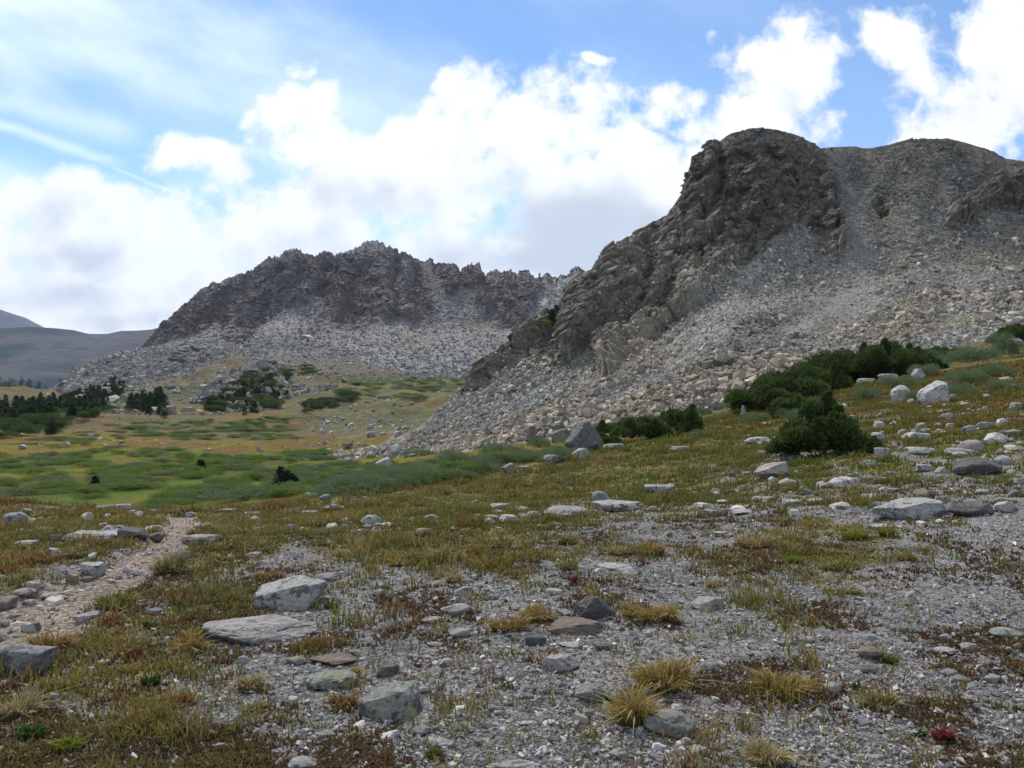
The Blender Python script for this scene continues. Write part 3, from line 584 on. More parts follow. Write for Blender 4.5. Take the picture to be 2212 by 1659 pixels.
def build_near():
    sk = np.array(SKE, float); ug = np.unique(np.concatenate([np.linspace(700, 3000, 500), np.linspace(960, 2260, 1250)]))
    vs = np.interp(ug, sk[:, 0], sk[:, 1])
    ker = np.hanning(161); ker /= ker.sum(); vsm = np.convolve(np.pad(vs, 80, mode='edge'), ker, 'valid')
    K = [700, 870, 1000, 1200, 1400, 1600, 1800, 2000, 2212, 2600, 3000]
    toe = np.interp(ug, K, [1000, 988, 972, 940, 905, 878, 840, 795, 752, 670, 600]); Yt = np.interp(ug, K, [98, 92, 88, 74, 64, 60, 62, 64, 66, 70, 74])
    Ys = np.interp(ug, [700, 870, 1000, 1100, 1230, 1310, 1480, 1650, 1850, 2050, 2212, 3000], [101, 104, 118, 126, 138, 146, 160, 172, 180, 184, 186, 190])
    vs = np.minimum(vs, toe - 4)
    f = np.interp(ug, [700, 1000, 1200, 1480, 1650, 2000, 3000], [.5, .45, .42, .40, .40, .44, .46]); vm = toe + (vsm - toe) * f; Ym = Yt + (Ys - Yt) * np.interp(ug, [700, 1000, 1230, 1480, 1650, 3000], [.5, .52, .56, .60, .58, .56])
    vm = np.maximum(vm, vs + 2)
    X, nd, nb = loft_points(ug, np.stack([toe, vm, vs], 1), np.stack([Yt, Ym, Ys], 1), 560, ((7, 3), (45, 40)), ((14, 4),))
    N = grid_normals(X); N *= np.sign(N[..., 2:3]); p = X.reshape(-1, 3); u, v = topix(p)
    w1 = fbm(p / 9, 4); w2 = fbm(p / 3 + 4, 4); uw = u + w1 * 8 + w2 * 5; vw = v + fbm(p / 9 + 11, 4) * 8 + fbm(p / 3 + 15, 3) * 4
    def msk(pl, a=-4, b=6): return sstep(a, b, poly_sd(pl, uw, vw))
    rib = np.maximum.reduce([msk(RIB1), msk(RIB2), msk(RIB3)]); up = msk(UPPER); crag = np.maximum(msk(CRAG), msk(CROP)); tr = msk(TOPR, -10, 14)
    lightr = msk(LIGHTR, -14, 16); gul = msk(GULLY, -8, 10)
    cl = np.maximum.reduce([rib, up * (.72 + .28 * sstep(-.2, .15, w1)), crag, tr * sstep(-.25, .15, w1 + .3 * w2)]) * (1 - gul * .8)
    bul = np.maximum.reduce([msk(r_, -3, 22) for r_ in (RIB1, RIB2, RIB3)] + [msk(CRAG, -3, 16)])
    d8 = np.stack([p[:, 0] * .8 + p[:, 2] * .6, p[:, 1], p[:, 2] * .8 - p[:, 0] * .6], 1)      # beds that lean up to the right
    b0, r0, k0 = blocky(d8 / np.array((7.5, 7., 3.6)), 7); b1, r1, k1 = blocky(d8 / np.array((3.4, 3., 1.9)), 8); b2, r2, k2 = blocky(d8 / np.array((1.35, 1.2, .8)), 9); b3, r3, k3 = blocky(p / .75, 10); b4, r4, k4 = blocky(p / .42, 12)
    crack = (1 - sstep(.0, .13, k1)) * .8 + (1 - sstep(0, .14, k0)) * 1.2
    rg_ = 0
    for pl, A, w_ in RIDGES: rg_ = rg_ + A * np.exp(-(line_d(pl, uw, vw) / w_) ** 2)
    big = sstep(.0, .3, fbm(p / 6 + 30, 3))
    disp = cl * (b0 * 1.35 + b1 * .8 + b2 * .36 + b3 * .12 - crack * .5) + bul * 3.0 + rg_ * cl + up * b0 * .35 + (1 - cl) * (b3 * .26 * (.5 + big) + b4 * .13 + b1 * .10 + fbm(p / 11, 3) * .8) * (1 - .35 * lightr)
    t = np.linspace(0, 1, X.shape[1])[None] * np.ones((X.shape[0], 1)); edge = (.25 + .75 * sstep(1.0, .86, t)).ravel() * sstep(-.01, .06, t).ravel()
    X = X + N * (disp * edge).reshape(X.shape[:2])[..., None] * np.array((.55, 1, .75))
    warm = sstep(-.2, .3, fbm(p / 16 + 8, 4))
    rock = lerp(np.array((.135, .118, .097)), np.array((.20, .17, .135)), warm[:, None]) * (.72 + .35 * r1 + .3 * r2)[:, None]
    rock = lerp(rock, np.array((.29, .24, .18)) * (.75 + .5 * r1)[:, None], (sstep(-6, 14, poly_sd(RIB3, u, v)) * .75 + sstep(0, 30, poly_sd(RIB1, u, v)) * .15)[:, None])
    up_shade = sstep(600, 400, v)  # cloud shade over the upper slope, put into the rock colour
    rock = rock * (1 - .42 * up_shade)[:, None]
    rock = lerp(rock, np.array((.16, .155, .09)), (sstep(.2, .4, w1 + .4 * w2) * .25)[:, None])
    scr = lerp(np.array((.275, .255, .22)), np.array((.31, .265, .205)), sstep(-.1, .3, fbm(p / 14 + 20, 3))[:, None]) * (.36 + .62 * r3 + .32 * r4)[:, None]  # base colour kept dark to paint in the shaded gaps between blocks
    scr = lerp(scr, np.array((.27, .285, .275)) * (.6 + .6 * r4)[:, None], (msk([(1100, 830), (1330, 700), (1420, 640), (1330, 760), (1150, 900)], -10, 20) * .7)[:, None])
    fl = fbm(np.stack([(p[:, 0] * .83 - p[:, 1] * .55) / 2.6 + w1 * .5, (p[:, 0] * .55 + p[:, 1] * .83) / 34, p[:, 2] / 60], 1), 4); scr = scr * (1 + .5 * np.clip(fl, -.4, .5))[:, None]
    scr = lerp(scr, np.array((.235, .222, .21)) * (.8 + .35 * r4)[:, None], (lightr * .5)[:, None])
    scr = scr * (1 - .42 * sstep(600, 350, v))[:, None]  # the same upper-slope shade, darkened into the scree colour
    gr = sstep(.12, .35, fbm(p / 2.2 + 50, 4)) * msk([(1090, 800), (1200, 730), (1260, 790), (1180, 830)], -20, 20)
    scr = lerp(scr, np.array((.085, .105, .04)), (gr * .7)[:, None])
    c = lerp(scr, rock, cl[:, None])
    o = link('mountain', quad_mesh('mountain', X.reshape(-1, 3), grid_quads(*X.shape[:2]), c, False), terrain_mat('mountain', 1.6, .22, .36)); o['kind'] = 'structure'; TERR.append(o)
    return X, cl.reshape(X.shape[:2]), lightr.reshape(X.shape[:2]), big.reshape(X.shape[:2])
NEAR, NEAR_CL, NEAR_LT, NEAR_BIG = build_near()

# --- distant ridges and plain -------------------------------------------------------------------------
def ridge(name, pts_, Y, toe_v, Yt, c0, c1, scale):
    pts_ = np.array(pts_, float); ug = np.linspace(pts_[0, 0], pts_[-1, 0], 420); vs = np.interp(ug, pts_[:, 0], pts_[:, 1]); one = np.ones_like(ug)
    X, _, _ = loft_points(ug, np.stack([toe_v * one, (toe_v * .45 + vs * .55), vs], 1), np.stack([Yt * one, (Yt * .4 + Y * .6) * one, Y * one], 1), 110, ((Y * .03, Y * .02), (Y * .16, Y * .08)), ((Yt * .1, 20),))
    N = grid_normals(X); N *= np.sign(N[..., 2:3]); p = X.reshape(-1, 3)
    n = fbm(p / scale, 5); rd = fbm(np.stack([p[:, 0] / scale * 1.3, p[:, 1] / scale * .4, p[:, 2] / scale * .4], 1), 4, ridged=True)
    X = X + N * ((n * .08 + rd * .12) * scale).reshape(X.shape[:2])[..., None] * np.array((1, 1, .2))
    c = lerp(np.array(c0), np.array(c1), sstep(-.25, .25, n + .4 * fbm(p / scale * 4, 4))[:, None])
    o = link(name, quad_mesh(name, X.reshape(-1, 3), grid_quads(*X.shape[:2]), c, True), terrain_mat(name, 9 / scale, scale * .03, .85)); o['kind'] = 'structure'; TERR.append(o); return X
ridge('distant_hills', [(-700, 695), (-500, 700), (-100, 705), (0, 711), (60, 707), (100, 712), (150, 715), (190, 722), (230, 722), (262, 716), (330, 713), (420, 700), (600, 690)], 2600, 905, 1100, (.012, .028, .034), (.075, .07, .066), 420)
ridge('distant_peak', [(-600, 485), (-300, 540), (-120, 612), (0, 671), (40, 690), (95, 713), (150, 735), (300, 760)], 5200, 800, 3600, (.06, .05, .06), (.09, .075, .08), 900)
FH = ridge('wooded_hill', [(-700, 800), (-200, 822), (0, 829), (40, 831), (70, 838), (100, 851), (140, 866), (260, 880)], 760, 905, 520, (.022, .034, .018), (.05, .058, .03), 60)
def plain():
    g = np.stack(np.meshgrid(np.linspace(-6600, 6600, 30), np.linspace(-420, 6500, 16), indexing='ij') + [np.full((30, 16), -60.0)], -1)
    o = link('plain', quad_mesh('plain', g.reshape(-1, 3), grid_quads(30, 16), np.tile(np.array((.09, .09, .055)), (480, 1))), terrain_mat('plain', .01, 1, .4)); o['kind'] = 'structure'
plain()
bpy.context.view_layer.update()
_DG = bpy.context.evaluated_depsgraph_get()
def hit(u, v, only=None):
    """the terrain point seen through a picture point"""
    tx, tz = pix(u, v); d = Vector((float(tx), 1.0, float(tz))).normalized(); o0 = Vector((0, 0, EYE)); best = None
    for t in TERR:
        if only and t.name not in only: continue
        ok, loc, nrm, _ = t.ray_cast(o0, d)
        if ok and (best is None or (loc - o0).length < best[0]): best = ((loc - o0).length, loc, nrm, t.name)
    return best
S.cycles.max_bounces = 4; S.cycles.diffuse_bounces = 2; S.cycles.glossy_bounces = 1; S.cycles.transmission_bounces = 2; S.cycles.volume_bounces = 0; S.cycles.transparent_max_bounces = 4
S.cycles.caustics_reflective = False; S.cycles.caustics_refractive = False

# ------------------------------------------------------------------ rocks
_ICO = {}
def ico(n):
    if n not in _ICO:
        bm = bmesh.new(); bmesh.ops.create_icosphere(bm, subdivisions=n, radius=1.0); bm.verts.ensure_lookup_table()
        _ICO[n] = (np.array([v.co[:] for v in bm.verts]), np.array([[v.index for v in f.verts] for f in bm.faces])); bm.free()
    return _ICO[n]
def rock(seed, shape='a', sub=3, rough=0.055):
    """a stone inside the unit box (x, y in -.5...5, z from -.28 buried to 1): a ball cut by planes, then weathered"""
    r = np.random.default_rng(seed); D, T = ico(sub)
    n = {'d': 13, 'a': 4, 's': 5, 'p': 5, 'f': 7, 'w': 4}[shape]
    nr = r.normal(size=(n, 3)); nr /= np.linalg.norm(nr, axis=1, keepdims=True); off = r.uniform(.6, .92, n) if shape != 'd' else r.uniform(.70, .97, n)
    ex = []
    if shape != 'd':                                        # joints: three sets of nearly square-on faces
        yaw = r.uniform(0, 1.57); cy_, sy_ = math.cos(yaw), math.sin(yaw)
        for sg in (1, -1): ex += [((sg * cy_ + r.normal() * .14, sg * sy_ + r.normal() * .14, r.normal() * .28 + .12), r.uniform(.5, .75)), ((-sg * sy_ + r.normal() * .14, sg * cy_ + r.normal() * .14, r.normal() * .28 + .12), r.uniform(.42, .7))]
        ex += [((r.normal() * .16, r.normal() * .16, 1), r.uniform(.4, .6))]
    if shape in 'sf': ex += [((r.normal() * .12, r.normal() * .12, 1), .42), ((r.normal() * .3, -1, .35), .7), ((r.normal() * .3, -.6, -.1), .8)]
    if shape == 'a': ex += [((r.normal() * .35, r.normal() * .3 - .1, 1), .55), ((r.normal() * .5, -1, .25), .55)]
    if shape == 'p': ex += [((.85, -.2, .55), .42), ((-.8, -.3, .6), .45), ((.1, .9, .5), .5), ((r.normal() * .3, -1, .35), .48)]
    if shape == 'w': ex += [((-.55, -.15, .8), .38), ((.95, -.4, .1), .6), ((r.normal() * .2, -1, .2), .5)]
    for v, d in ex:
        v = np.array(v, float); nr = np.vstack([nr, v / np.linalg.norm(v)]); off = np.r_[off, d]
    dt = D @ nr.T; rad = np.where(dt > 1e-3, off / np.maximum(dt, 1e-3), 9.0)
    k = 34.0 if shape == 'd' else 150.0
    rad = -np.log(np.exp(-k * np.minimum(rad, 2.0)).sum(1) + np.exp(-k)) / k         # soft minimum: slightly worn edges
    V = D * rad[:, None]
    q = V * 2.3 + seed * 3.7; bl, _, ck = blocky(q, seed % 50, .8)
    V = V * (1 + rough * (1.3 * fbm(q * 1.2, 4) + (.55 if shape != 'd' else .25) * bl - .5 * (1 - sstep(0, .12, ck)))[:, None]) + D * (rough * .7 * fbm(V * 9 + seed, 4)[:, None])
    lo, hi_ = V.min(0), V.max(0)
    V = (V - (lo + hi_) / 2) / (hi_ - lo); V[:, 2] = (V[:, 2] + .5) * 1.28 - .28
    return V, T
def hull(seed, n=13, flat=1.0):
    """a sharp broken block: the hull of a handful of points near a box's faces"""
    r = np.random.default_rng(seed); p = r.uniform(-1, 1, (n, 3)); ax = r.integers(0, 3, n); p[np.arange(n), ax] = np.sign(p[np.arange(n), ax]) * r.uniform(.8, 1, n)
    bm = bmesh.new(); [bm.verts.new(q) for q in p]; bmesh.ops.convex_hull(bm, input=bm.verts); bmesh.ops.delete(bm, geom=[v for v in bm.verts if not v.link_faces], context='VERTS'); bmesh.ops.triangulate(bm, faces=bm.faces[:])
    bm.verts.index_update(); V = np.array([v.co[:] for v in bm.verts]); T = np.array([[v.index for v in f.verts] for f in bm.faces]); bm.free()
    lo, hi_ = V.min(0), V.max(0); V = (V - (lo + hi_) / 2) / (hi_ - lo); V[:, 2] = (V[:, 2] + .5) * 1.28 - .28; return V, T
def rock_material():
    mt, nt, b = new_mat('granite'); oi = nt.nodes.new('ShaderNodeObjectInfo'); p = geo_pos(nt)
    base = Sk(nt, oi.outputs['Color']); al = Sk(nt, oi.outputs['Alpha']); rnd = Sk(nt, oi.outputs['Random'])
    n1 = noise(nt, p, 5.5, 8, .62); n2 = noise(nt, p, 38, 6, .7); n3 = noise(nt, p, 11, 6, .6, .4); n4 = noise(nt, p, 24, 5, .6, .5); n5 = noise(nt, p, 2.1, 5, .6); n6 = noise(nt, p, 130, 3, .7)
    f = ((n1 - .5) * 1.2 + (n2 - .5) * 1.5 + (n5 - .5) * .8 + (n6 - .5) * 1.0 + 1.0).max(.25)
    c = mixc(nt, 1.0, base, xyz(nt, f, f, f), 'MULTIPLY')
    c = mixc(nt, n1.ss(.56, .64) * .55, c, (.33, .25, .2))                    # feldspar-pink stains
    c = mixc(nt, n3.ss(.54, .60) * al.ss(0, .6) * .85, c, (.085, .082, .078))       # dark lichen
    c = mixc(nt, (n4 * .6 + n5 * .4).ss(.53, .57) * al.ss(.3, 1.0) * .8, c, (.34, .36, .17))   # map lichen
    c = mixc(nt, n2.ss(.60, .72) * .28, c, (.58, .57, .54))
    nt.links.new(c.s, b.inputs['Base Color']); bump(nt, b, n1 * .8 + n2 * .45 + n3 * .35 + n6 * .12, .075); b.inputs['Roughness'].default_value = .9
    return mt
M_ROCK = rock_material()
TONE = {'w': (.44, .425, .40, .5), 'g': (.26, .255, .25, .5), 'h': (.17, .165, .16, .5), 'p': (.41, .37, .345, .4), 'd': (.14, .13, .125, .5), 'b': (.23, .18, .145, .25), 'l': (.31, .31, .27, 1.0), 'y': (.40, .36, .31, .3)}
ZOOM = {1: (0, 1106, .35), 2: (719, 1106, .35), 3: (1438, 1106, .35), 4: (0, 663.7, .35), 5: (719, 663.7, .35), 6: (1438, 663.7, .35)}
ROCK_XY = []
# reading frame, left, right, top, bottom, shape, tone, label
BOULD = [
 (1,1540,1965,385,610,'w','w',"white-topped boulder split by a dark grey front face, behind the broad pinkish slab"),
 (1,1180,1890,600,830,'s','p',"broad low pinkish slab with grey-green lichen, in front of the split white boulder"),
 (1,-60,255,800,1010,'s','g',"flat grey rock at the left edge where the trail meets the grass"),
 (1,405,600,605,690,'w','p',"small pinkish wedge of rock on the grassy edge of the trail"),
 (1,1460,1520,885,950,'d','w',"thumb-shaped pale stone standing alone below the broad pinkish slab"),
 (1,585,670,905,950,'d','w',"small cream stone among rusty grass left of the dark green dock leaves"),
 (1,1890,2190,870,960,'s','b',"low brown-edged arch of rock just behind the lichen-grey dome"),
 (1,1870,2180,950,1110,'d','l',"grey-green lichened dome of rock in front of the brown arched rock"),
 (1,1760,1950,1490,1610,'d','w',"smooth white stone cut by the bottom edge of the picture"),
 (1,1035,1160,235,310,'d','d',"dark grey rock in the grass to the right of the trail bend"),
 (1,1105,1325,130,210,'s','p',"flat pink-grey rock beside the trail above its bend"),
 (1,1500,1600,245,285,'s','p',"low pale brown rock alone in the grass right of the trail"),
 (1,480,610,305,405,'a','w',"white-topped block with a brown foot standing in the trail"),
 (1,480,560,393,437,'d','b',"small red-brown stone at the foot of the white-topped trail block"),
 (1,345,700,105,185,'f','w',"long flat pale slab roofing the dark turf overhang left of the trail"),
 (1,590,710,80,150,'p','w',"white pointed rock behind the long pale slab"),
 (1,710,880,95,185,'a','d',"dark brown angular rock at the end of the long pale slab"),
 (1,700,770,80,135,'a','g',"grey rock wedged between the white pointed rock and the dark brown one"),
 (1,830,900,105,155,'d','w',"white rounded stone above the dark brown angular rock"),
 (1,900,995,125,190,'a','b',"squarish brown block at the side of the trail"),
 (1,-10,130,0,85,'d','g',"grey rounded boulder at the left edge on the rim of the knoll"),
 (1,70,200,175,210,'f','w',"flat white stone in the grass below the grey left-edge boulder"),
 (1,263,355,220,285,'a','w',"pale block set in the dark turf bank left of the trail"),
 (1,40,130,105,130,'f','w',"thin white stone near the grey left-edge boulder"),
 (1,190,310,90,125,'a','g',"low grey rock left of the long pale slab"),
 (1,40,185,465,525,'d','p',"rounded tan stone bedded in the bare trail at the left"),
 (1,215,365,490,550,'f','p',"flat tan stone sunk in the middle of the trail"),
 (1,110,230,670,745,'a','w',"whitish angular stone lying on the near end of the trail"),
 (1,-5,45,665,712,'d','w',"white stone on the trail at the left edge"),
 (1,1610,1660,45,65,'d','w',"leftmost of three white stones in a row on the rim grass"),
 (1,1680,1720,38,60,'d','w',"middle one of three white stones in a row on the rim grass"),
 (1,1720,1800,40,62,'f','w',"flat rightmost one of three white stones on the rim grass"),
 (1,2100,2165,70,112,'p','g',"small grey cone-shaped rock beside the white pyramid rock"),
 (1,1850,1950,-8,22,'f','w',"tilted flat white stone on the rim grass"),
 (4,690,795,1212,1265,'a','w',"white blocky boulder on the rim above the trail"),
 (4,560,690,1220,1252,'s','g',"low grey slab just left of the white blocky rim boulder"),
 (4,905,960,1250,1275,'a','g',"small grey rock right of the white blocky rim boulder"),
 (4,1340,1470,1240,1268,'s','g',"flat grey slab at the edge of the willow thicket"),
 (4,1875,1975,1143,1175,'s','w',"pale flat boulder on the rim below the dark spire spruce"),
 (4,1965,2040,1155,1196,'w','g',"grey wedge of rock tilted on the rim by the willows"),
 (4,1545,1630,1230,1256,'s','w',"white slab half hidden in grass on the rim"),
 (4,2035,2085,1198,1228,'p','w',"small white pointed rock on the rim grass"),
 (1,1930,2090,370,432,'f','g',"flat grey rock sunk behind the split white boulder"),
 (1,880,990,592,640,'s','g',"half-buried grey rock in the gravel left of the pinkish slab"),
 (1,1765,1880,880,952,'d','l',"round lichened stone beside the brown arched rock"),
 (1,1920,2070,1340,1402,'f','l',"flat lichened stone low in the gravel above the bottom edge"),
 (1,1305,1395,1420,1466,'a','w',"whitish angular stone low in the left gravel"),
 (2,150,550,1020,1285,'w','l',"big wedge-shaped boulder mottled grey and lime-green with lichen"),
 (2,1500,1750,495,672,'p','d',"dark pointed boulder with a whitish crest leaning over a brown slab"),
 (2,1330,1680,640,765,'w','b',"brown-grey overhanging slab in front of the dark pointed boulder"),
 (2,1280,1530,860,1000,'a','p',"pink angular boulder in the middle of the gravel"),
 (2,1500,1700,1040,1185,'d','l',"squat round boulder blotched black and white, left of the twin tussocks"),
 (2,1940,2255,1195,1400,'d','l',"large low lichen-covered boulder under the golden twin tussocks"),
 (2,660,860,555,640,'d','p',"pinkish rounded rock with a dark pit, in the mid gravel"),
 (2,545,670,645,690,'w','p',"cream wedge stone touching the pinkish pitted rock"),
 (2,705,850,710,785,'w','y',"long cream stone pointing up to the right"),
 (2,750,875,455,525,'a','w',"bright white angular stone in the mid gravel"),
 (2,955,1020,505,545,'d','p',"orange-pink pebble-like stone right of the bright white stone"),
 (2,930,990,465,496,'d','g',"grey-brown stone just behind the orange-pink one"),
 (2,1055,1105,415,450,'d','y',"single round tan stone perched on a smaller one"),
 (2,1620,1860,308,365,'f','w',"long low whitish rock in the grass band behind the dark pointed boulder"),
 (2,195,265,325,365,'d','b',"small tan-brown rock left of the mid grass tussocks"),
 (2,1310,1420,470,520,'s','y',"flat cream rock behind the orange grass strip"),
 (2,650,740,898,962,'p','w',"pale peaked stone with a yellow lichen foot"),
 (2,575,680,800,836,'f','l',"flat lichen-flecked stone below the long cream stone"),
 (2,1390,1545,800,840,'f','w',"low whitish stone below the brown overhanging slab"),
 (2,1620,1735,808,860,'s','d',"dark half-sunk stone right of the low whitish one"),
 (2,975,1060,1000,1062,'a','d',"dark brown-grey stone left of the pink angular boulder"),
 (2,530,605,1085,1130,'d','d',"smooth dark egg-shaped stone at the right end of the big lichen wedge"),
 (2,1100,1240,1120,1157,'f','g',"long grey rod-like stone lying flat in the gravel"),
 (2,940,1060,1180,1237,'d','l',"grey-green stone below the long rod-like stone"),
 (2,1130,1280,1290,1320,'f','w',"thin white flat stone in the near gravel"),
 (2,600,750,1390,1462,'d','w',"white rounded stone with lichen in the near gravel"),
 (2,1710,1835,1455,1535,'d','l',"yellow-lichened dome stone near the bottom edge"),
 (2,1335,1430,1510,1562,'a','w',"cream stone left of the yellow-lichened dome"),
 (2,950,1280,1550,1605,'f','w',"broad whitish slab cut by the bottom edge of the picture"),
 (2,270,400,930,1020,'a','d',"dark rock with a pale side above the big lichen wedge"),
 (2,485,600,1305,1392,'d','l',"pale lichened stone below the big lichen wedge"),
 (2,1190,1320,750,832,'a','d',"dark mossy stone left of the brown overhanging slab"),
 (2,160,290,15,82,'p','w',"white pyramid-shaped rock on the far gravel"),
 (2,175,240,75,107,'d','y',"small orange-tan stone in front of the white pyramid rock"),
 (5,1310,1580,1220,1302,'d','p',"grey-pink double-humped boulder on the far gravel"),
 (5,1620,1930,1188,1267,'s','w',"long pale flat-topped boulder beyond the double-humped one"),
 (5,1605,1720,1133,1216,'p','g',"grey pointed rock standing behind the long pale boulder"),
 (5,1935,2115,1093,1146,'s','w',"pale oblong slab at the edge of the olive grass"),
 (5,1200,1295,1258,1300,'p','w',"small white tent-shaped rock left of the double-humped boulder"),
 (5,1100,1210,1228,1259,'d','w',"smooth white loaf-shaped stone on the far gravel"),
 (5,970,1090,1210,1246,'s','y',"cream slab left of the white loaf-shaped stone"),
 (5,970,1060,1250,1282,'d','w',"pale stone in front of the cream slab"),
 (5,1140,1205,1268,1300,'d','p',"pinkish stone in front of the white loaf-shaped stone"),
 (5,1950,2010,1225,1262,'d','w',"white stone at the right end of the long pale boulder"),
 (5,1040,1130,960,1028,'w','b',"brown and white wedge of rock at the foot of the willow clump"),
 (5,1140,1210,980,1012,'s','g',"flat grey rock right of the brown and white wedge"),
 (5,1300,1445,905,966,'d','g',"grey humped boulder under the willows left of the huge boulder"),
 (5,1475,1590,870,936,'w','w',"whitish wedge in front of the huge grey boulder"),
 (5,1670,1805,840,876,'f','w',"long white slab at the foot of the dark spruce mat"),
 (5,1440,1690,692,892,'p','h',"huge grey layered boulder at the foot of the scree"),
 (5,1352,1475,748,828,'w','h',"blocky grey boulder leaning behind the huge layered one"),
 (5,360,470,1050,1086,'s','w',"white slab in front of the willows near the middle"),
 (5,165,235,1085,1121,'a','g',"grey stone on the rim left of the white willow slab"),
 (5,250,370,925,992,'w','w',"big white wedge at the low end of the scree by the meadow"),
 (5,435,500,885,926,'a','w',"white block at the last tongue of the scree"),
 (5,2095,2205,858,891,'s','g',"grey speckled slab in the olive grass"),
 (5,2070,2140,750,790,'a','w',"white rock on the near side of the dark spruce mat"),
 (5,180,330,1030,1092,'a','d',"dark boulder among the willows on the meadow edge"),
 (6,1355,1780,1165,1312,'w','w',"largest white boulder with black lichen streaks, on the right gravel"),
 (6,1790,2090,1195,1292,'s','d',"dark low boulder right of the largest white boulder"),
 (6,725,885,870,948,'p','w',"white pyramid rock at the foot of the lone spruce"),
 (6,570,800,945,1057,'w','y',"long sloping cream slab below the white pyramid rock"),
 (6,710,825,1060,1106,'d','y',"cream stone right of the sloping slab"),
 (6,1030,1225,1045,1116,'w','w',"white slab patched with grey lichen in the right middle"),
 (6,1525,1665,775,826,'a','w',"white block above the boulder strip on the right slope"),
 (6,1230,1385,770,842,'w','y',"brown-white rock at the right foot of the lone spruce"),
 (6,1310,1410,865,927,'a','w',"grey-white block in the grass right of the lone spruce"),
 (6,1215,1310,945,987,'a','w',"pale cracked stone on the right slope grass"),
 (6,1560,1700,965,1016,'a','w',"pale block left of the black lichened outcrop"),
 (6,1840,2130,920,1036,'d','d',"black lichened outcrop low on the right slope"),
 (6,1410,1530,480,586,'d','w',"tall white speckled boulder beside the willows on the right slope"),
 (6,1600,1790,450,600,'w','w',"white boulder with a dark underside leaning right on the slope"),
 (6,1905,2065,240,322,'d','w',"pale smooth boulder high at the scree foot on the right"),
 (6,2120,2230,190,248,'d','w',"pale boulder at the right edge below the scree"),
 (6,1335,1460,410,482,'a','w',"pale broken boulder right below the dark spruce thicket"),
 (6,1535,1625,380,446,'p','w',"light grey pointed rock right of the dark spruce thicket"),
 (6,1200,1300,440,476,'f','w',"flat white slab under the dark spruce thicket"),
 (6,2080,2160,430,462,'d','w',"pale stone among willows near the right edge"),
 (6,505,675,800,840,'f','w',"flat pale slab in the olive grass left of the lone spruce"),
 (6,565,640,885,930,'a','w',"white cube-like rock in the grass left of the lone spruce"),
 (6,655,720,908,937,'s','w',"low white rock between the cube-like rock and the pyramid"),
 (6,580,635,960,1000,'a','w',"white stone on top of the sloping cream slab"),
 (6,480,545,1015,1036,'f','w',"thin white stone left of the sloping cream slab"),
 (6,390,440,1015,1050,'d','b',"small brown stone in the olive grass"),
 (6,155,240,700,752,'w','w',"white rock left of the small grey-green willow"),
 (6,465,500,605,672,'p','w',"upright white stone at the left end of the dark spruce thicket"),
 (6,545,700,1165,1202,'s','y',"cream flat stone on the right-middle gravel"),
 (6,735,860,1185,1227,'s','w',"pale plate-like stone right of the cream flat one"),
 (6,410,575,1245,1282,'f','w',"long pale ledge-like stone flush with the gravel"),
 (6,890,1000,1180,1210,'f','p',"pinkish flat stone on the right-middle gravel"),
 (6,1070,1165,1220,1250,'f','w',"white flat stone left of the largest white boulder"),
 (6,0,60,1090,1122,'d','w',"white stone left of the brown dry tuft"),
 (6,835,910,1120,1162,'a','g',"grey broken stone below the patched white slab"),
 (6,1370,1460,1115,1146,'s','y',"cream stone above the largest white boulder"),
 (6,1925,2030,1125,1157,'f','w',"white flat stone above the dark low boulder"),
 (3,1490,1575,490,570,'p','w',"upright white fin-shaped stone in the right gravel"),
 (3,1215,1360,830,926,'s','b',"brown stone with a dark hollow beneath it"),
 (3,985,1095,1040,1132,'d','w',"smooth white egg of quartz beside the golden tussock"),
 (3,1840,1940,800,866,'d','y',"round tan stone near the right edge"),
 (3,1675,1835,825,882,'f','w',"flat white-grey stone left of the round tan one"),
 (3,1980,2085,1000,1062,'a','w',"white knobbly stone near the right edge"),
 (3,1205,1320,1275,1337,'w','g',"grey and white pointed stone in the right near gravel"),
 (3,165,380,505,612,'w','y',"long sloping speckled tan rock left in the right gravel"),
 (3,2050,2240,705,787,'d','l',"dark lichened rock cut by the right edge"),
 (3,945,1005,825,857,'d','w',"small white oval stone above the golden tussock"),
 (3,970,1015,925,952,'d','y',"small cream stone at the shoulder of the golden tussock"),
 (3,130,270,1435,1522,'w','p',"pinkish wedge stone below the large lichen boulder"),
 (3,95,165,1385,1442,'d','w',"round whitish stone at the right end of the large lichen boulder"),
 (3,1255,1360,1500,1537,'f','p',"pale pink flat stone at the bottom right"),
 (3,1780,1895,1000,1072,'d','l',"lichened dome stone in the far right gravel"),
 (3,1155,1320,940,1002,'f','d',"flat dark stone behind the white quartz egg"),
 (3,220,340,920,1002,'d','l',"lichen-flecked white stone between the two golden tussocks"),
 (3,1985,2060,580,627,'d','w',"white stone in the upper right gravel"),
 (3,1220,1290,540,576,'d','w',"pale stone left of the upright white fin"),
 (3,830,930,760,812,'d','w',"pale domed stone in the middle of the right gravel"),
 (3,1600,1680,1125,1162,'d','l',"lime-lichened stone in the right near gravel"),
 (3,1290,1450,75,107,'f','w',"flat white stone in front of the bright green herbs"),
 (3,300,400,118,142,'f','w',"thin white stone behind the straw-coloured tussocks"),
 (3,2080,2140,275,312,'d','w',"white stone by the dark one near the right edge"),
 (3,2125,2225,305,345,'d','d',"dark stone at the right edge beside a white one"),
]
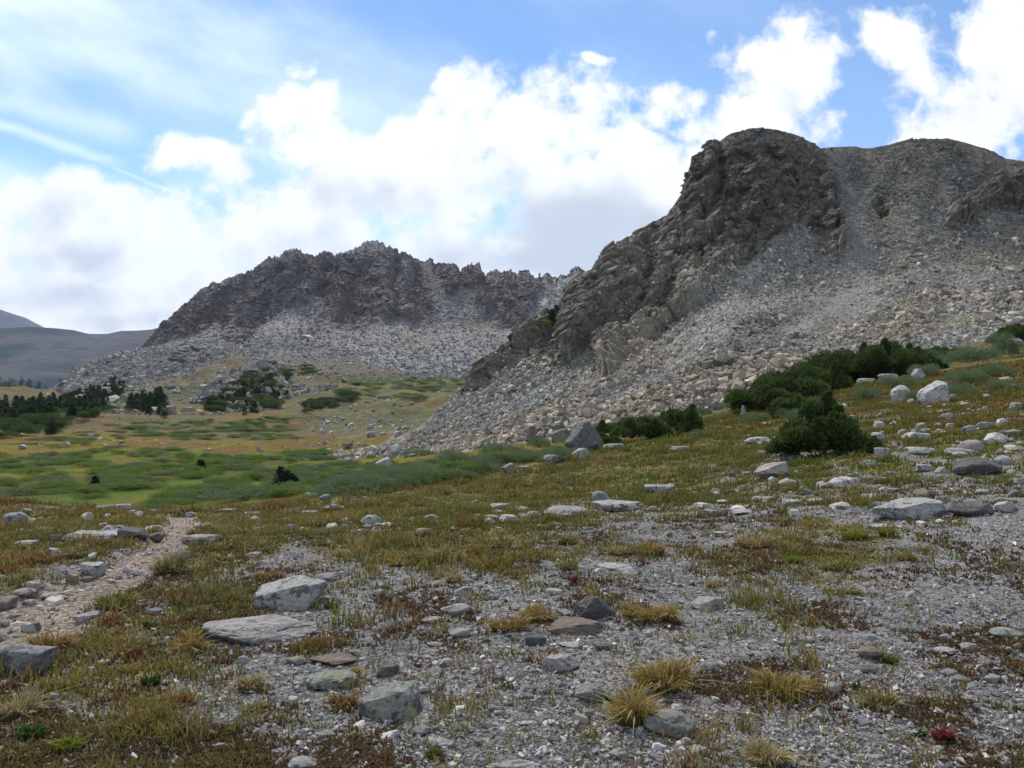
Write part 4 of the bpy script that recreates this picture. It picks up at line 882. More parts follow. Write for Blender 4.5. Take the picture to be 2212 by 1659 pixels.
def place_box(shp, u0, u1, v0, v1, V, T, far=75.0, col=None, only=None):
    """put a unit rock where its picture box falls on the ground: size from distance, base on the ground"""
    uc = (u0 + u1) / 2; g = None
    if v1 > 1664 or only is None: g = ghit(uc, min(v1, 1900) - 1.0, far)
    if g is None:
        h_ = hit(uc, v1 - 1, only); g = np.array(h_[1])
    Y = g[1]; w = (u1 - u0) * Y / F; d = max(.6 * w, min(w * .8, 1.2)) if w < 2 else w * .6
    el = (EYE - g[2]) / Y; app = (v1 - v0) * Y / F
    fl = .85 if shp in 'sf' else .6
    d = min(d, max(app * fl / max(el, .02), .42 * w)); h = max(app - d * max(el, 0) * .8, .38 * app)
    return g + np.array((0, d * .45, 0)), w, d, h
def add_rock(name, seed, shape, sub, loc, size, rz=0.0, tone=(.4, .4, .4, .3), me=None, tilt=None):
    if me is None:
        V, T = rock(seed, shape, sub); me = tri_mesh(name, V, T, None, True); me.materials.append(M_ROCK)
        if shape in 'aswp': me.polygons.foreach_set('use_smooth', np.zeros(len(me.polygons), bool)) if sub <= 2 else None
    o = bpy.data.objects.new(name, me); C.objects.link(o); o.location = loc; o.scale = size; o.rotation_euler = (tilt or (0, 0, 0))[:2] + (rz,) if tilt else (0, 0, rz)
    o.color = tone; return o
for i, (zi, x0, x1, y0, y1, shp, tn, lab) in enumerate(BOULD):
    ou, ov, s = ZOOM[zi]; u0, u1, v0, v1 = ou + s * x0, ou + s * x1, ov + s * y0, ov + s * y1
    deep = lab.startswith(('big white wedge', 'white block at the last', 'dark boulder among'))
    loc, w, d, h = place_box(shp, u0, u1, v0, v1, None, None, only=('meadow', 'mountain', 'ground') if deep else None)
    sub = 5 if (u1 - u0) > 70 else 4
    t = np.array(TONE[tn]); t[:3] *= random.uniform(.9, 1.1)
    nm = 'boulder' if w > .42 else 'stone'
    o = add_rock(nm, 100 + i, shp, sub, loc, (w * 1.04, d, h), 0.0, tuple(t))
    o.data.name = nm
    tag(o, lab, nm); ROCK_XY.append((loc[0], loc[1], max(w, d) * .5))
ROCK_XY = np.array(ROCK_XY)

# shared stones for the scattered ones
PROTO = {}
def proto(shape, k, sub):
    key = (shape, k, sub)
    if key not in PROTO:
        V, T = rock(5000 + 17 * k + ord(shape), shape, sub, .05); me = tri_mesh('stone', V, T, None, sub > 2); me.materials.append(M_ROCK); PROTO[key] = me
    return PROTO[key]
HPRO = []
def hproto(k):
    if not HPRO:
        for q in range(10): HPRO.append(tri_mesh('rock', *hull(1700 + q, 14 + q % 5))); HPRO[-1].materials.append(M_ROCK)
    return HPRO[k % 10]
def in_poly(poly, n, rg):
    poly = np.array(poly, float); lo, hi_ = poly.min(0), poly.max(0); out = np.empty((0, 2))
    while len(out) < n:
        q = rg.uniform(lo, hi_, (n * 3, 2)); out = np.vstack([out, q[poly_sd(poly, q[:, 0], q[:, 1]) > 0]])
    return out[:n]
def clear_of(x, y, k=1.0): return len(ROCK_XY) == 0 or np.all(np.hypot(ROCK_XY[:, 0] - x, ROCK_XY[:, 1] - y) > ROCK_XY[:, 2] * k)
LOOSE = []
def scatter_stones(poly, n, smin, smax, lab, grp, seed, tones='wwygp', far=75, own=40):
    rg = np.random.default_rng(seed); made = 0
    for u, v in in_poly(poly, n, rg):
        g = ghit(u, v, far)
        if g is None or not clear_of(g[0], g[1], 1.1): continue
        s = smin * (smax / smin) ** (rg.random() ** 1.7); w, d, h = s * rg.uniform(.8, 1.3), s * rg.uniform(.6, 1.0), s * rg.uniform(.28, .65)
        t = np.array(TONE[tones[rg.integers(len(tones))]]); t[:3] *= rg.uniform(.8, 1.15)
        if made >= own or s < smin * 1.25:
            LOOSE.append((g - np.array((0, 0, .12 * h)), (w, d, h), rg.uniform(0, 6.3), t[:3])); continue
        made += 1
        o = add_rock('stone', 0, 'a', 2, g + np.array((0, 0, -.12 * h)), (w, d, h), rg.uniform(0, 6.3), tuple(t), proto('aswp'[rg.integers(4)], int(rg.integers(6)), 3))
        tag(o, lab, 'stone', grp)
scatter_stones([(1880, 880), (2212, 830), (2212, 990), (2000, 985), (1900, 960), (1830, 930)], 110, .10, .5, "pale lichen-spotted stone strewn on the rusty grass of the right-hand slope", "stones strewn over the right slope", 21, 'wwggyl', own=48)
scatter_stones([(1480, 900), (1900, 850), (1860, 960), (1560, 960)], 40, .10, .4, "small white stone in the rusty grass between willows and lone spruce", "stones by the lone spruce", 22, 'ww', own=16)
scatter_stones([(1560, 1000), (2212, 1000), (2212, 1120), (1800, 1150), (1500, 1110)], 150, .05, .3, "pale stone bedded in the grey gravel below the right slope", "stones in the right middle gravel", 23, own=40)
scatter_stones([(0, 1108), (500, 1095), (800, 1075), (1250, 1090), (1450, 1110), (1100, 1150), (600, 1150), (0, 1180)], 170, .05, .28, "pale stone in the short grass along the rim of the knoll", "stones along the rim of the knoll", 24, own=40)
scatter_stones([(-20, 1250), (220, 1205), (330, 1190), (340, 1230), (150, 1300), (80, 1360), (-40, 1400)], 150, .03, .15, "small tan stone loose on the bare trail", "loose stones on the trail", 25, 'gypwb', own=14)
scatter_stones([(150, 1200), (700, 1160), (2212, 1150), (2212, 1640), (300, 1640), (200, 1450)], 170, .025, .10, "", "", 26, 'wggypl', own=0)
# ------------------------------------------------------------------ merged masses: pebbles, scree
def euler_mats(rz, tx, ty):
    cz, sz, cx, sx, cy, sy = np.cos(rz), np.sin(rz), np.cos(tx), np.sin(tx), np.cos(ty), np.sin(ty); n = len(rz); M = np.empty((n, 3, 3))
    M[:, 0, 0] = cz * cy; M[:, 0, 1] = cz * sy * sx - sz * cx; M[:, 0, 2] = cz * sy * cx + sz * sx
    M[:, 1, 0] = sz * cy; M[:, 1, 1] = sz * sy * sx + cz * cx; M[:, 1, 2] = sz * sy * cx - cz * sx
    M[:, 2, 0] = -sy; M[:, 2, 1] = cy * sx; M[:, 2, 2] = cy * cx
    return M
def mass(name, protos, pos, size, rz, tx, ty, col, mat):
    n = len(pos); which = np.arange(n) % len(protos); Vs, Ts, Cs, base = [], [], [], 0
    M = euler_mats(rz, tx, ty)
    for k, (PV, PT) in enumerate(protos):
        i = np.where(which == k)[0]
        v = np.einsum('nij,nkj->nki', M[i], PV[None] * size[i][:, None]) + pos[i][:, None]
        Vs.append(v.reshape(-1, 3)); Ts.append((PT[None] + (np.arange(len(i)) * len(PV))[:, None, None] + base).reshape(-1, 3)); Cs.append(np.repeat(col[i], len(PV), 0)); base += len(i) * len(PV)
    return tri_mesh(name, np.vstack(Vs), np.vstack(Ts), np.vstack(Cs), False)
def stone_mat(name, sc):
    mt, nt, b = new_mat(name); p = geo_pos(nt); n1 = noise(nt, p, sc, 5, .65); f = ((n1 - .5) * 1.1 + 1.0).max(.3)
    c = mixc(nt, 1.0, attr(nt), xyz(nt, f, f, f), 'MULTIPLY'); nt.links.new(c.s, b.inputs['Base Color']); bump(nt, b, n1, .25 / sc); return mt
def gravel():
    rg = np.random.default_rng(31); N = 300000
    az = rg.uniform(-.64, .64, N); inv = rg.uniform(1 / 15., 1 / 2.6, N) ; r = 1 / inv; x, y = r * np.sin(az), r * np.cos(az)
    vf = veg_field(x, y); pd = path_mask(x, y)
    keep = (rg.random(N) < np.where(pd < 1, .45, np.clip(1.0 - vf * 1.15, .06, 1)) * (.45 + .55 * sstep(-.3, .2, fbm(P3(x, y, .6, 91), 4))))
    for bx, by, br in ROCK_XY[ROCK_XY[:, 1] < 18]: keep &= np.hypot(x - bx, y - by) > br * .75
    x, y, r, pd = x[keep], y[keep], r[keep], pd[keep]; n = len(x)
    s = .0052 * (1 + rg.pareto(2.3, n)).clip(1, 6) * (.7 + r * .085)
    size = np.stack([s * rg.uniform(.8, 1.6, n), s * rg.uniform(.6, 1.1, n), s * rg.uniform(.3, .75, n)], 1)
    z = GZ(x, y) + size[:, 2] * .1
    tint = np.array([(.30, .295, .295), (.36, .35, .345), (.24, .24, .245), (.40, .36, .32), (.50, .49, .47), (.30, .31, .24), (.20, .185, .17)])
    ti = rg.choice(7, n, p=(.27, .14, .22, .1, .06, .08, .13)); c = tint[ti] * np.array((1.05, 1.02, .99)) * rg.uniform(.6, 1.15, n)[:, None]
    pt = (pd < 1)[:, None]; c = np.where(pt, lerp(c, np.array((.33, .255, .195)), .6), c)
    pr = [hull(900 + k, 9) for k in range(12)]
    me = mass('gravel', pr, np.stack([x, y, z], 1), size, rg.uniform(0, 6.28, n), rg.normal(0, .3, n), rg.normal(0, .3, n), c, None)
    o = link('gravel', me, stone_mat('gravel', 60)); o['kind'] = 'stuff'
gravel()
def loose():
    g = np.array([q[0] for q in LOOSE]); sz = np.array([q[1] for q in LOOSE]); rz = np.array([q[2] for q in LOOSE]); c = np.array([q[3] for q in LOOSE]); n = len(g); rg = np.random.default_rng(38)
    me = mass('loose_stones', [rock(960 + k, 'apsaw'[k % 5], 3, .05) for k in range(12)], g - np.array((0, 0, .01)), sz, rz, rg.normal(0, .15, n), rg.normal(0, .15, n), c, None)
    link('loose_stones', me, stone_mat('loose_stones', 22))['kind'] = 'stuff'
loose()
def scree():
    """talus blocks: the largest on their own, the rest as one mass"""
    rg = np.random.default_rng(33); X = NEAR; cl, lt, bg_ = NEAR_CL, NEAR_LT, NEAR_BIG
    n0, m0 = X.shape[:2]; N = 60000
    i = rg.integers(1, n0 - 1, N); j = rg.integers(2, m0 - 8, N); j[:N // 6] = rg.integers(2, 70, N // 6)
    P = X[i, j]; u, v = topix(P); reg = cl[i, j]; low = sstep(420, 780, v)
    keep = (u > 700) & (u < 2330) & (rg.random(N) < (1 - reg * .9)) & (rg.random(N) < 1 - .2 * lt[i, j]) & (rg.random(N) < .55 + .45 * low)
    P, u, v, lt_, b_, low = P[keep], u[keep], v[keep], lt[i, j][keep], bg_[i, j][keep], low[keep]; n = len(P)
    toe = sstep(160, 10, v - np.interp(u, [700, 1000, 1400, 1800, 2212], [800, 780, 745, 660, 590]) * 0 - 0) * 0
    s = .20 * (1 + rg.pareto(2.6, n)).clip(1, 4.8) * (1 - .45 * lt_) * (.75 + .55 * b_ * low) * (.8 + .0028 * (P[:, 1] - 60))
    size = np.stack([s * rg.uniform(.9, 1.7, n), s * rg.uniform(.7, 1.2, n), s * rg.uniform(.45, .95, n)], 1)
    P = P + np.stack([0 * s, -.1 * s, .02 * s], 1)
    warm = sstep(-.1, .3, fbm(P / 14 + 20, 3))[:, None]
    c = lerp(np.array((.345, .318, .275)), np.array((.40, .338, .258)), warm) * rg.uniform(.42, 1.35, n)[:, None] * (1 - .42 * sstep(600, 350, v))[:, None]  # blocks higher up carry the painted slope shade in their colour
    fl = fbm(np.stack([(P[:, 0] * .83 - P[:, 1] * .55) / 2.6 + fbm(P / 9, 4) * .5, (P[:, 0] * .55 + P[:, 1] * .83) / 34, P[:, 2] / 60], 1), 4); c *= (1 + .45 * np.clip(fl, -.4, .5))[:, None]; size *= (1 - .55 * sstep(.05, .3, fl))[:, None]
    k = rg.random(n) < .07; c[k] *= 1.35
    rz, tx, ty = rg.uniform(0, 6.28, n), rg.normal(-.3, .45, n), rg.normal(0, .45, n)
    ms = stone_mat('scree', 5)
    app = size.max(1) / P[:, 1]; o_ = np.argsort(-app); ind = o_[:300]; rest = o_[300:]
    pr = [hull(1200 + k, 11 + k % 5) for k in range(16)]
    me = mass('scree', pr, P[rest], size[rest], rz[rest], tx[rest], ty[rest], c[rest], None)
    o = link('scree', me, ms); o['kind'] = 'stuff'
    for q in ind:
        left = u[q] < 1180; hi_ = v[q] < 640
        if left: lab, grp = "pale angular block in the low left tongue of the scree by the meadow", "blocks of the left scree tongue"
        elif hi_: lab, grp = "dull grey angular block on the upper scree below the dark cliffs", "blocks of the upper scree"
        elif u[q] > 1750: lab, grp = "tan-grey angular block on the scree above the dark spruce thicket", "blocks above the spruce thicket"
        else: lab, grp = "pale tan angular block in the coarse scree below the rock ribs", "blocks of the coarse scree"
        ob = add_rock('scree_block', 0, 'a', 2, P[q], tuple(size[q]), rz[q], (*(c[q]), .12), hproto(int(q)), (tx[q] * .6, ty[q] * .6, 0))
        tag(ob, lab, 'rock', grp)
    # where the scree runs out into the meadow
    for nm, poly, cnt, smin, smax, only, lab, grp in (
        ('rock', [(690, 985), (720, 960), (830, 935), (930, 925), (960, 960), (880, 1000), (760, 1005)], 60, .3, 1.3, ('meadow', 'mountain'), "white rock where the scree runs out into the meadow", "white rocks at the end of the scree"),
        ('rock', [(660, 905), (760, 880), (850, 870), (900, 880), (860, 925), (760, 930)], 50, .3, 1.1, ('meadow', 'hill'), "pale rock strewn over the orange grass behind the scree tongue", "rocks behind the scree tongue"),
        ('rock', [(0, 985), (0, 960), (250, 940), (600, 950), (640, 975), (300, 985)], 22, .3, 1.0, ('meadow',), "white rock lying on the tan rise beyond the wet meadow", "rocks on the tan rise"),
        ('rock', [(380, 800), (600, 780), (740, 830), (640, 870), (420, 880)], 60, .5, 2.2, ('hill',), "pale boulder among the shrubs on the rocky hillside", "boulders on the shrubby hillside"),
        ('rock', [(110, 845), (230, 770), (440, 755), (420, 800), (250, 850)], 70, .6, 2.4, ('hill',), "grey boulder of the moraine crest left of the far mountain", "boulders of the moraine crest"),
        ('rock', [(700, 800), (800, 795), (1000, 815), (1000, 830), (850, 832)], 40, .6, 2.0, ('hill', 'far_mountain'), "pale block at the foot of the far mountain scree", "blocks below the far mountain")):
        for a, b in in_poly(poly, cnt, rg):
            h_ = hit(a, b, only)
            if h_ is None: continue
            s_ = smin * (smax / smin) ** (rg.random() ** 1.8); t = np.array(TONE['wwyg'[rg.integers(4)]]); t[:3] *= rg.uniform(.75, 1.1); t[3] = .1
            ob = add_rock('rock', 0, 'a', 2, h_[1], (s_ * rg.uniform(.8, 1.5), s_ * .9, s_ * rg.uniform(.35, .8)), rg.uniform(0, 6.28), tuple(t), hproto(int(rg.integers(10))))
            tag(ob, lab, 'rock', grp)
scree()
def rubble():
    """stone litter of the far slopes: far scree, moraine, tan flat"""
    rg = np.random.default_rng(39); pr = [hull(1800 + k, 10 + k % 4) for k in range(12)]
    for nm, X, w, N, smin, smax, base, lim in (('far_scree', FAR, 1 - FAR_CL, 11000, .6, 2.3, (.25, .24, .23), (300, 1300)), ('moraine', HILL, .12 + .88 * np.maximum(HILL_MOR, HILL_LED * .4), 15000, .35, 2.4, (.27, .258, .245), (60, 1200)), ('field_stones', MEAD, None, 14000, .14, .9, (.36, .345, .325), (-40, 1100))):
        n0, m0 = X.shape[:2]; i = rg.integers(1, n0 - 1, N * 4); j = rg.integers(2, m0 - 8, N * 4); P = X[i, j]; u, v = topix(P)
        if w is None: ww = sstep(985, 955, v + 18 * fbm(P / 9, 3)) * (.35 + .9 * sstep(550, 800, u)) * sstep(-.25, .3, fbm(P / 6 + 3, 3))
        else: ww = w[i, j]
        k = (rg.random(N * 4) < ww) & (u > lim[0]) & (u < lim[1]); P, v = P[k][:N], v[k][:N]; n = len(P); s = smin * (1 + rg.pareto(2.4, n)).clip(1, smax / smin)
        size = np.stack([s * rg.uniform(.9, 1.7, n), s * rg.uniform(.7, 1.2, n), s * rg.uniform(.4, .9, n)], 1); c = np.array(base) * rg.uniform(.6, 1.35, n)[:, None] * lerp(np.array((1, 1, 1)), np.array((1.04, .97, .88)), rg.random(n)[:, None])
        o = link(nm, mass(nm, pr, P, size, rg.uniform(0, 6.28, n), rg.normal(0, .3, n), rg.normal(0, .3, n), c, None), bpy.data.materials['scree']); o['kind'] = 'stuff'
rubble()
def crags():
    """blocks and slabs that make up the cliffs, leaning with the beds"""
    rg = np.random.default_rng(35)
    for nm, X, cl, lim, N, smin, smax, cA, cB, flat, ms in (('cliff', NEAR, NEAR_CL, (960, 2330), 6000, .4, 1.7, (.135, .118, .097), (.22, .187, .148), .5, 1.6), ('far_cliff', FAR, FAR_CL, (300, 1330), 3800, .8, 2.3, (.115, .094, .088), (.19, .158, .142), 1.5, .35)):
        n0, m0 = X.shape[:2]; i = rg.integers(2, n0 - 2, N * 4); j = rg.integers(2, m0 - 4, N * 4); P = X[i, j]; u, v = topix(P)
        keep = (cl[i, j] > .6) & (u > lim[0]) & (u < lim[1]) & ((rg.random(len(u)) < .25) | ~((poly_sd(RIB3, u, v) > 0) | (poly_sd(RIB1, u, v) > 0)) | (nm != 'cliff')); P, u, v = P[keep][:N], u[keep][:N], v[keep][:N]; n = len(P)
        s = smin * (1 + rg.pareto(2.2, n)).clip(1, smax / smin)
        size = np.stack([s * rg.uniform(.8, 1.6, n), s * rg.uniform(.7, 1.1, n), s * rg.uniform(.6, 1.1, n) * flat], 1)
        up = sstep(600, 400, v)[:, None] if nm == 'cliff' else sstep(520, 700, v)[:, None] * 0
        c = lerp(np.array(cA), np.array(cB), np.clip(fbm(P / (16 if nm == 'cliff' else 50) + 8, 3) * 1.5 + .5 + rg.normal(0, .2, n), 0, 1)[:, None]) * rg.uniform(.75, 1.2, n)[:, None] * (1 - .36 * up)  # upper cliff blocks toned down too: shade put into their colour
        if nm == 'cliff':
            r3 = sstep(-4, 15, poly_sd(RIB3, u, v))[:, None]; c = lerp(c, np.array((.27, .225, .178)) * rg.uniform(.85, 1.15, n)[:, None], r3 * .7)
            ty = -.62 + rg.normal(0, .13, n)
        else: ty = rg.normal(0, .25, n)
        pr = [hull(1500 + k, 12 + k % 6) for k in range(16)]
        me = mass(nm, pr, P + np.stack([0 * s, .28 * s, -.42 * size[:, 2]], 1), size, rg.normal(.2, .22, n), rg.normal(.1, .18, n), ty, c, None)
        o = link(nm, me, bpy.data.materials['mountain' if nm == 'cliff' else 'far_mountain']); o['kind'] = 'structure'
crags()
def snow():
    rg = np.random.default_rng(5)
    for x, y, w, h, lab in ((820, 486, 34, 18, "small white snow patch at the foot of the dark far cliffs"),):
        u, v = z8(x, y); hh = hit(u, v, ('far_mountain',))
        if hh is None: continue
        L, nrm = hh[1], hh[2]; s = hh[1].y / F * .475; a = Vector((1, 0, 0)); b = nrm.cross(a).normalized(); a = b.cross(nrm).normalized(); n = 14
        V = [L + nrm * 1.6] + [L + nrm * .6 + a * (math.cos(t) * w * s * k) + b * (math.sin(t) * h * s * 1.5 * k) for t, k in ((2 * math.pi * q / n, rg.uniform(.6, 1.1)) for q in range(n))] + [L - nrm * 2.5]
        T = [(0, 1 + q, 1 + (q + 1) % n) for q in range(n)] + [(n + 1, 1 + (q + 1) % n, 1 + q) for q in range(n)]
        mt, nt, bs = new_mat('snow'); bs.inputs['Base Color'].default_value = (.8, .82, .85, 1)
        tag(link('snow_patch', tri_mesh('snow_patch', [tuple(q) for q in V], T, None, True), mt), lab, 'snow')
snow()
# ------------------------------------------------------------------ plants
def leaf_mat(name, trans=.25):
    mt, nt, b = new_mat(name); c = attr(nt); nt.links.new(c.s, b.inputs['Base Color']); b.inputs['Roughness'].default_value = .8
    if trans:
        t = nt.nodes.new('ShaderNodeBsdfTranslucent'); nt.links.new(c.s, t.inputs['Color']); m = nt.nodes.new('ShaderNodeMixShader'); m.inputs[0].default_value = trans
        nt.links.new(b.outputs[0], m.inputs[1]); nt.links.new(t.outputs[0], m.inputs[2]); nt.links.new(m.outputs[0], nt.nodes['Material Output'].inputs['Surface'])
    return mt
M_NEEDLE = leaf_mat('needles', .22); M_LEAF = leaf_mat('leaves', .35); M_GRASS = leaf_mat('grass', .3)
M_BARK, _nt, _b = new_mat('bark'); _b.inputs['Base Color'].default_value = (.10, .075, .055, 1)
def unit(v): return v / (np.linalg.norm(v, axis=-1, keepdims=True) + 1e-9)
def cards(Pc, ax, L, Wd, rg):
    n = len(Pc); ax = unit(ax); b = unit(np.cross(ax, rg.normal(size=(n, 3)))); L = np.broadcast_to(L, n)[:, None]; Wd = np.broadcast_to(Wd, n)[:, None]
    V = np.stack([Pc, Pc + ax * L * .45 + b * Wd * .5, Pc + ax * L, Pc + ax * L * .45 - b * Wd * .5], 1).reshape(-1, 3)
    return V, np.arange(n * 4).reshape(n, 4)
def conifer_mesh(seed, h, rad, n, card, leaders=1, skirt=0.0, lean=(0, 0)):
    """crown of needle sprays on whorled branches; one or several leaders"""
    rg = np.random.default_rng(seed); Ps, As, Cs = [], [], []
    for k in range(leaders):
        f = 1.0 if k == 0 else rg.uniform(.6, .93); a = rg.uniform(0, 6.28); off = (0, 0) if k == 0 else (math.cos(a) * rad * rg.uniform(.35, .8), math.sin(a) * rad * rg.uniform(.25, .65))
        H, Rr = h * f, rad * (f if leaders > 1 else 1.0); m = int(n * f / (1 + .55 * (leaders - 1)))
        t = rg.random(m) ** 1.35 * .985; bi = rg.integers(0, 11, m); lev = np.floor(t * max(8, H / .12)); 
        ang = bi * 2.399 + lev * 1.7 + rg.normal(0, .16, m); prof = (1 - t) ** (.55 if skirt else .72) * (.62 + .38 * np.sin(lev * 5.1 + bi * 1.9)) + .03
        s = np.sqrt(rg.random(m)); rr = Rr * prof * s
        z = t * H + rr * (.18 - .25 * (1 - t)) + s * s * prof * Rr * .12
        Ps.append(np.stack([off[0] + rr * np.cos(ang) + lean[0] * t * H, off[1] + rr * np.sin(ang) + lean[1] * t * H, z + .02], 1))
        As.append(np.stack([np.cos(ang), np.sin(ang), .35 + .9 * t], 1) + rg.normal(0, .45, (m, 3)))
        Cs.append(np.stack([s, t], 1))
    if skirt:
        m = int(n * .7); a = rg.uniform(0, 6.28, m); q = np.sqrt(rg.random(m)); lob = .7 + .3 * np.sin(a * 3 + seed) + .12 * np.sin(a * 7)
        rr = skirt * q * lob; zz = h * .42 * np.sqrt(np.clip(1 - (rr / skirt) ** 2, 0, 1)) * rg.uniform(.25, 1.05, m)
        Ps.append(np.stack([rr * np.cos(a), rr * np.sin(a) * .75, zz + .02], 1)); As.append(np.stack([np.cos(a) * .8, np.sin(a) * .8, np.full(m, .7)], 1) + rg.normal(0, .5, (m, 3))); Cs.append(np.stack([q, zz / h], 1))
    P_, A_, q_ = np.vstack(Ps), np.vstack(As), np.vstack(Cs); V, Q = cards(P_, A_, card * rg.uniform(.7, 1.3, len(P_)), card * .42, rg)
    n_ = fbm(P_ / (rad * .3) + seed, 3)
    c = lerp(np.array((.024, .046, .018)), np.array((.075, .105, .038)), np.clip(rg.random(len(P_)) * .6 + n_ * .7 + .1, 0, 1)[:, None])
    c[rg.random(len(P_)) < .03] = (.09, .07, .04)
    return quad_mesh('crown', V, Q, np.repeat(c, 4, 0))
def thicket_mesh(seed, W_, H_, n, card, peak=.15):
    """wind-clipped mat: overlapping mounds of needle sprays, a few short leaders standing out of them"""
    rg = np.random.default_rng(seed); m = 14; t = rg.uniform(-1, 1, m); L = np.stack([t * W_ * .44, rg.uniform(-.22, .3, m) * W_, H_ * rg.uniform(.12, .5, m) * (1 - peak * np.abs(t)) * (1 + .35 * peak)], 1); Lr = W_ * rg.uniform(.13, .22, m); Lh = H_ * rg.uniform(.34, .5, m) * (1 - peak * np.abs(t))
    k = rg.integers(0, m, n); d = unit(rg.normal(size=(n, 3))); d[:, 2] = np.abs(d[:, 2]) - .25 * rg.random(n); r = .6 + .5 * rg.random(n) ** .7
    P_ = L[k] + d * np.stack([Lr[k], Lr[k], Lh[k]], 1) * r[:, None]; A_ = d + np.array((.15, 0, .55)) + rg.normal(0, .45, (n, 3)); sp = int(rg.integers(4, 8)); q = n // 3 if peak < .5 else int(n * .6)
    ls = rg.uniform(-.42, .46, sp) * W_ * (1 - .75 * peak); lh = H_ * rg.uniform(.5, .85, sp); lh[rg.integers(sp)] = H_ * .98; kk = rg.integers(0, sp, q); tt = rg.random(q) ** .9; a = rg.uniform(0, 6.28, q); rr = W_ * (.13 if peak < .5 else .10) * (1 - tt) ** .8 * np.sqrt(rg.random(q)) + .015
    P2 = np.stack([ls[kk] + rr * np.cos(a) + .08 * tt * H_, rg.uniform(-.15, .2, sp)[kk] * W_ + rr * np.sin(a), lh[kk] * (.25 + .75 * tt) + rr * .2], 1); A2 = np.stack([np.cos(a), np.sin(a), .5 + tt], 1) + rg.normal(0, .4, (q, 3))
    P_ = np.vstack([P_, P2]); A_ = np.vstack([A_, A2]); P_[:, 2] = np.maximum(P_[:, 2], .02); V, Q = cards(P_, A_, card * rg.uniform(.7, 1.3, len(P_)), card * .42, rg)
    f = np.clip(rg.random(len(P_)) * .6 + fbm(P_ / (W_ * .12) + seed, 3) * .7 + .15, 0, 1)[:, None]; c = lerp(np.array((.034, .060, .017)), np.array((.115, .155, .042)), f); c[rg.random(len(P_)) < .03] = (.12, .085, .05)
    return quad_mesh('crown', V, Q, np.repeat(c, 4, 0))
def trunk_mesh(h, r):
    n = 7; V, T = [], []; lv = [(0, 1.3), (.08, 1), (.5, .6), (.97, .08)]
    for z, k in lv: V += [(r * k * math.cos(6.283 * q / n) + .02 * h * math.sin(z * 5), r * k * math.sin(6.283 * q / n), z * h - .05) for q in range(n)]
    Q = [(i * n + q, i * n + (q + 1) % n, (i + 1) * n + (q + 1) % n, (i + 1) * n + q) for i in range(len(lv) - 1) for q in range(n)]
    return quad_mesh('trunk', V, Q, None, True)
def tree_thing(name, loc, crown, h, lab, cat, group=None, rz=0, sc=(1, 1, 1), trunk=None):
    e = bpy.data.objects.new(name, None); C.objects.link(e); e.location = loc; e.rotation_euler = (0, 0, rz); e.scale = sc; e.empty_display_size = .2; tag(e, lab, cat, group)
    link('crown', crown, M_NEEDLE, e); link('trunk', trunk or trunk_mesh(h * .9, max(.03, h * .03)), M_BARK, e); return e
def spot(u, v, only=None, far=75):
    if only is None:
        g = ghit(u, v, far)
        if g is not None: return g
    h_ = hit(u, v, only); return None if h_ is None else np.array(h_[1])
# dark spruces near by: base point, width and height in the picture, leaders, label
SPR = [(1795, 987, 190, 152, 4, 1, "lone bushy spruce with several leaders, in front of the dark thicket"),
 (1713, 898, 62, 56, 2, 0, "small dark spruce between the long thicket and the lone spruce"),
 (1655, 888, 130, 72, 3, 1, "low left end of the long dark spruce thicket"), (1705, 870, 140, 88, 3, 1, "second bush of the long spruce thicket, sloping up from its low end"),
 (1765, 852, 150, 98, 3, 1, "broad middle bush of the long spruce thicket behind the lone spruce"), (1825, 832, 140, 98, 4, 1, "bush right of the broad middle one in the long spruce thicket"),
 (1885, 818, 140, 108, 4, 1, "tall bush beside the pointed peak of the long spruce thicket"), (1940, 812, 120, 112, 5, 1, "tallest pointed bush of the long spruce thicket, against the scree"), (1992, 803, 95, 58, 2, 1, "low right end of the long dark spruce thicket"),
 (2055, 780, 110, 45, 2, 1, "low dark spruce mat between thicket and the pale smooth boulder"), (2205, 742, 80, 58, 2, 1, "dark spruce bush cut by the right edge, below the scree"),
 (1290, 970, 66, 44, 1, 1, "rounded green spruce mat touching the huge grey boulder"), (1340, 957, 110, 64, 3, 1, "dark spruce bush right of the huge grey boulder"), (1405, 952, 120, 76, 3, 1, "broad dark spruce bush in the middle of the mat by the scree"), (1460, 940, 90, 88, 4, 1, "pointed right end of the dark spruce mat by the scree")]
for i, (u, v, w, h, nl, sk_, lab) in enumerate(SPR):
    g = spot(u, v); s = g[1] / F; W_, H_ = w * s, h * s
    n = int(np.clip(W_ * H_ * 2600, 5000, 15000)); card = .10 + .0016 * g[1]
    cr = conifer_mesh(300 + i, H_, W_ * (.36 if sk_ else .5), n, card, nl, W_ * .56 if sk_ else 0, (.12, 0))
    cr = thicket_mesh(300 + i, W_ * 1.22, H_ * .76, int(n * 1.2), card * .95) if i else thicket_mesh(307, W_ * 1.05, H_ * .95, 20000, card * .9, .75)
    tree_thing('spruce', g + np.array((0, W_ * .2, -.05)), cr, H_, lab, 'spruce', 'dark spruces at the foot of the scree' if i else None)

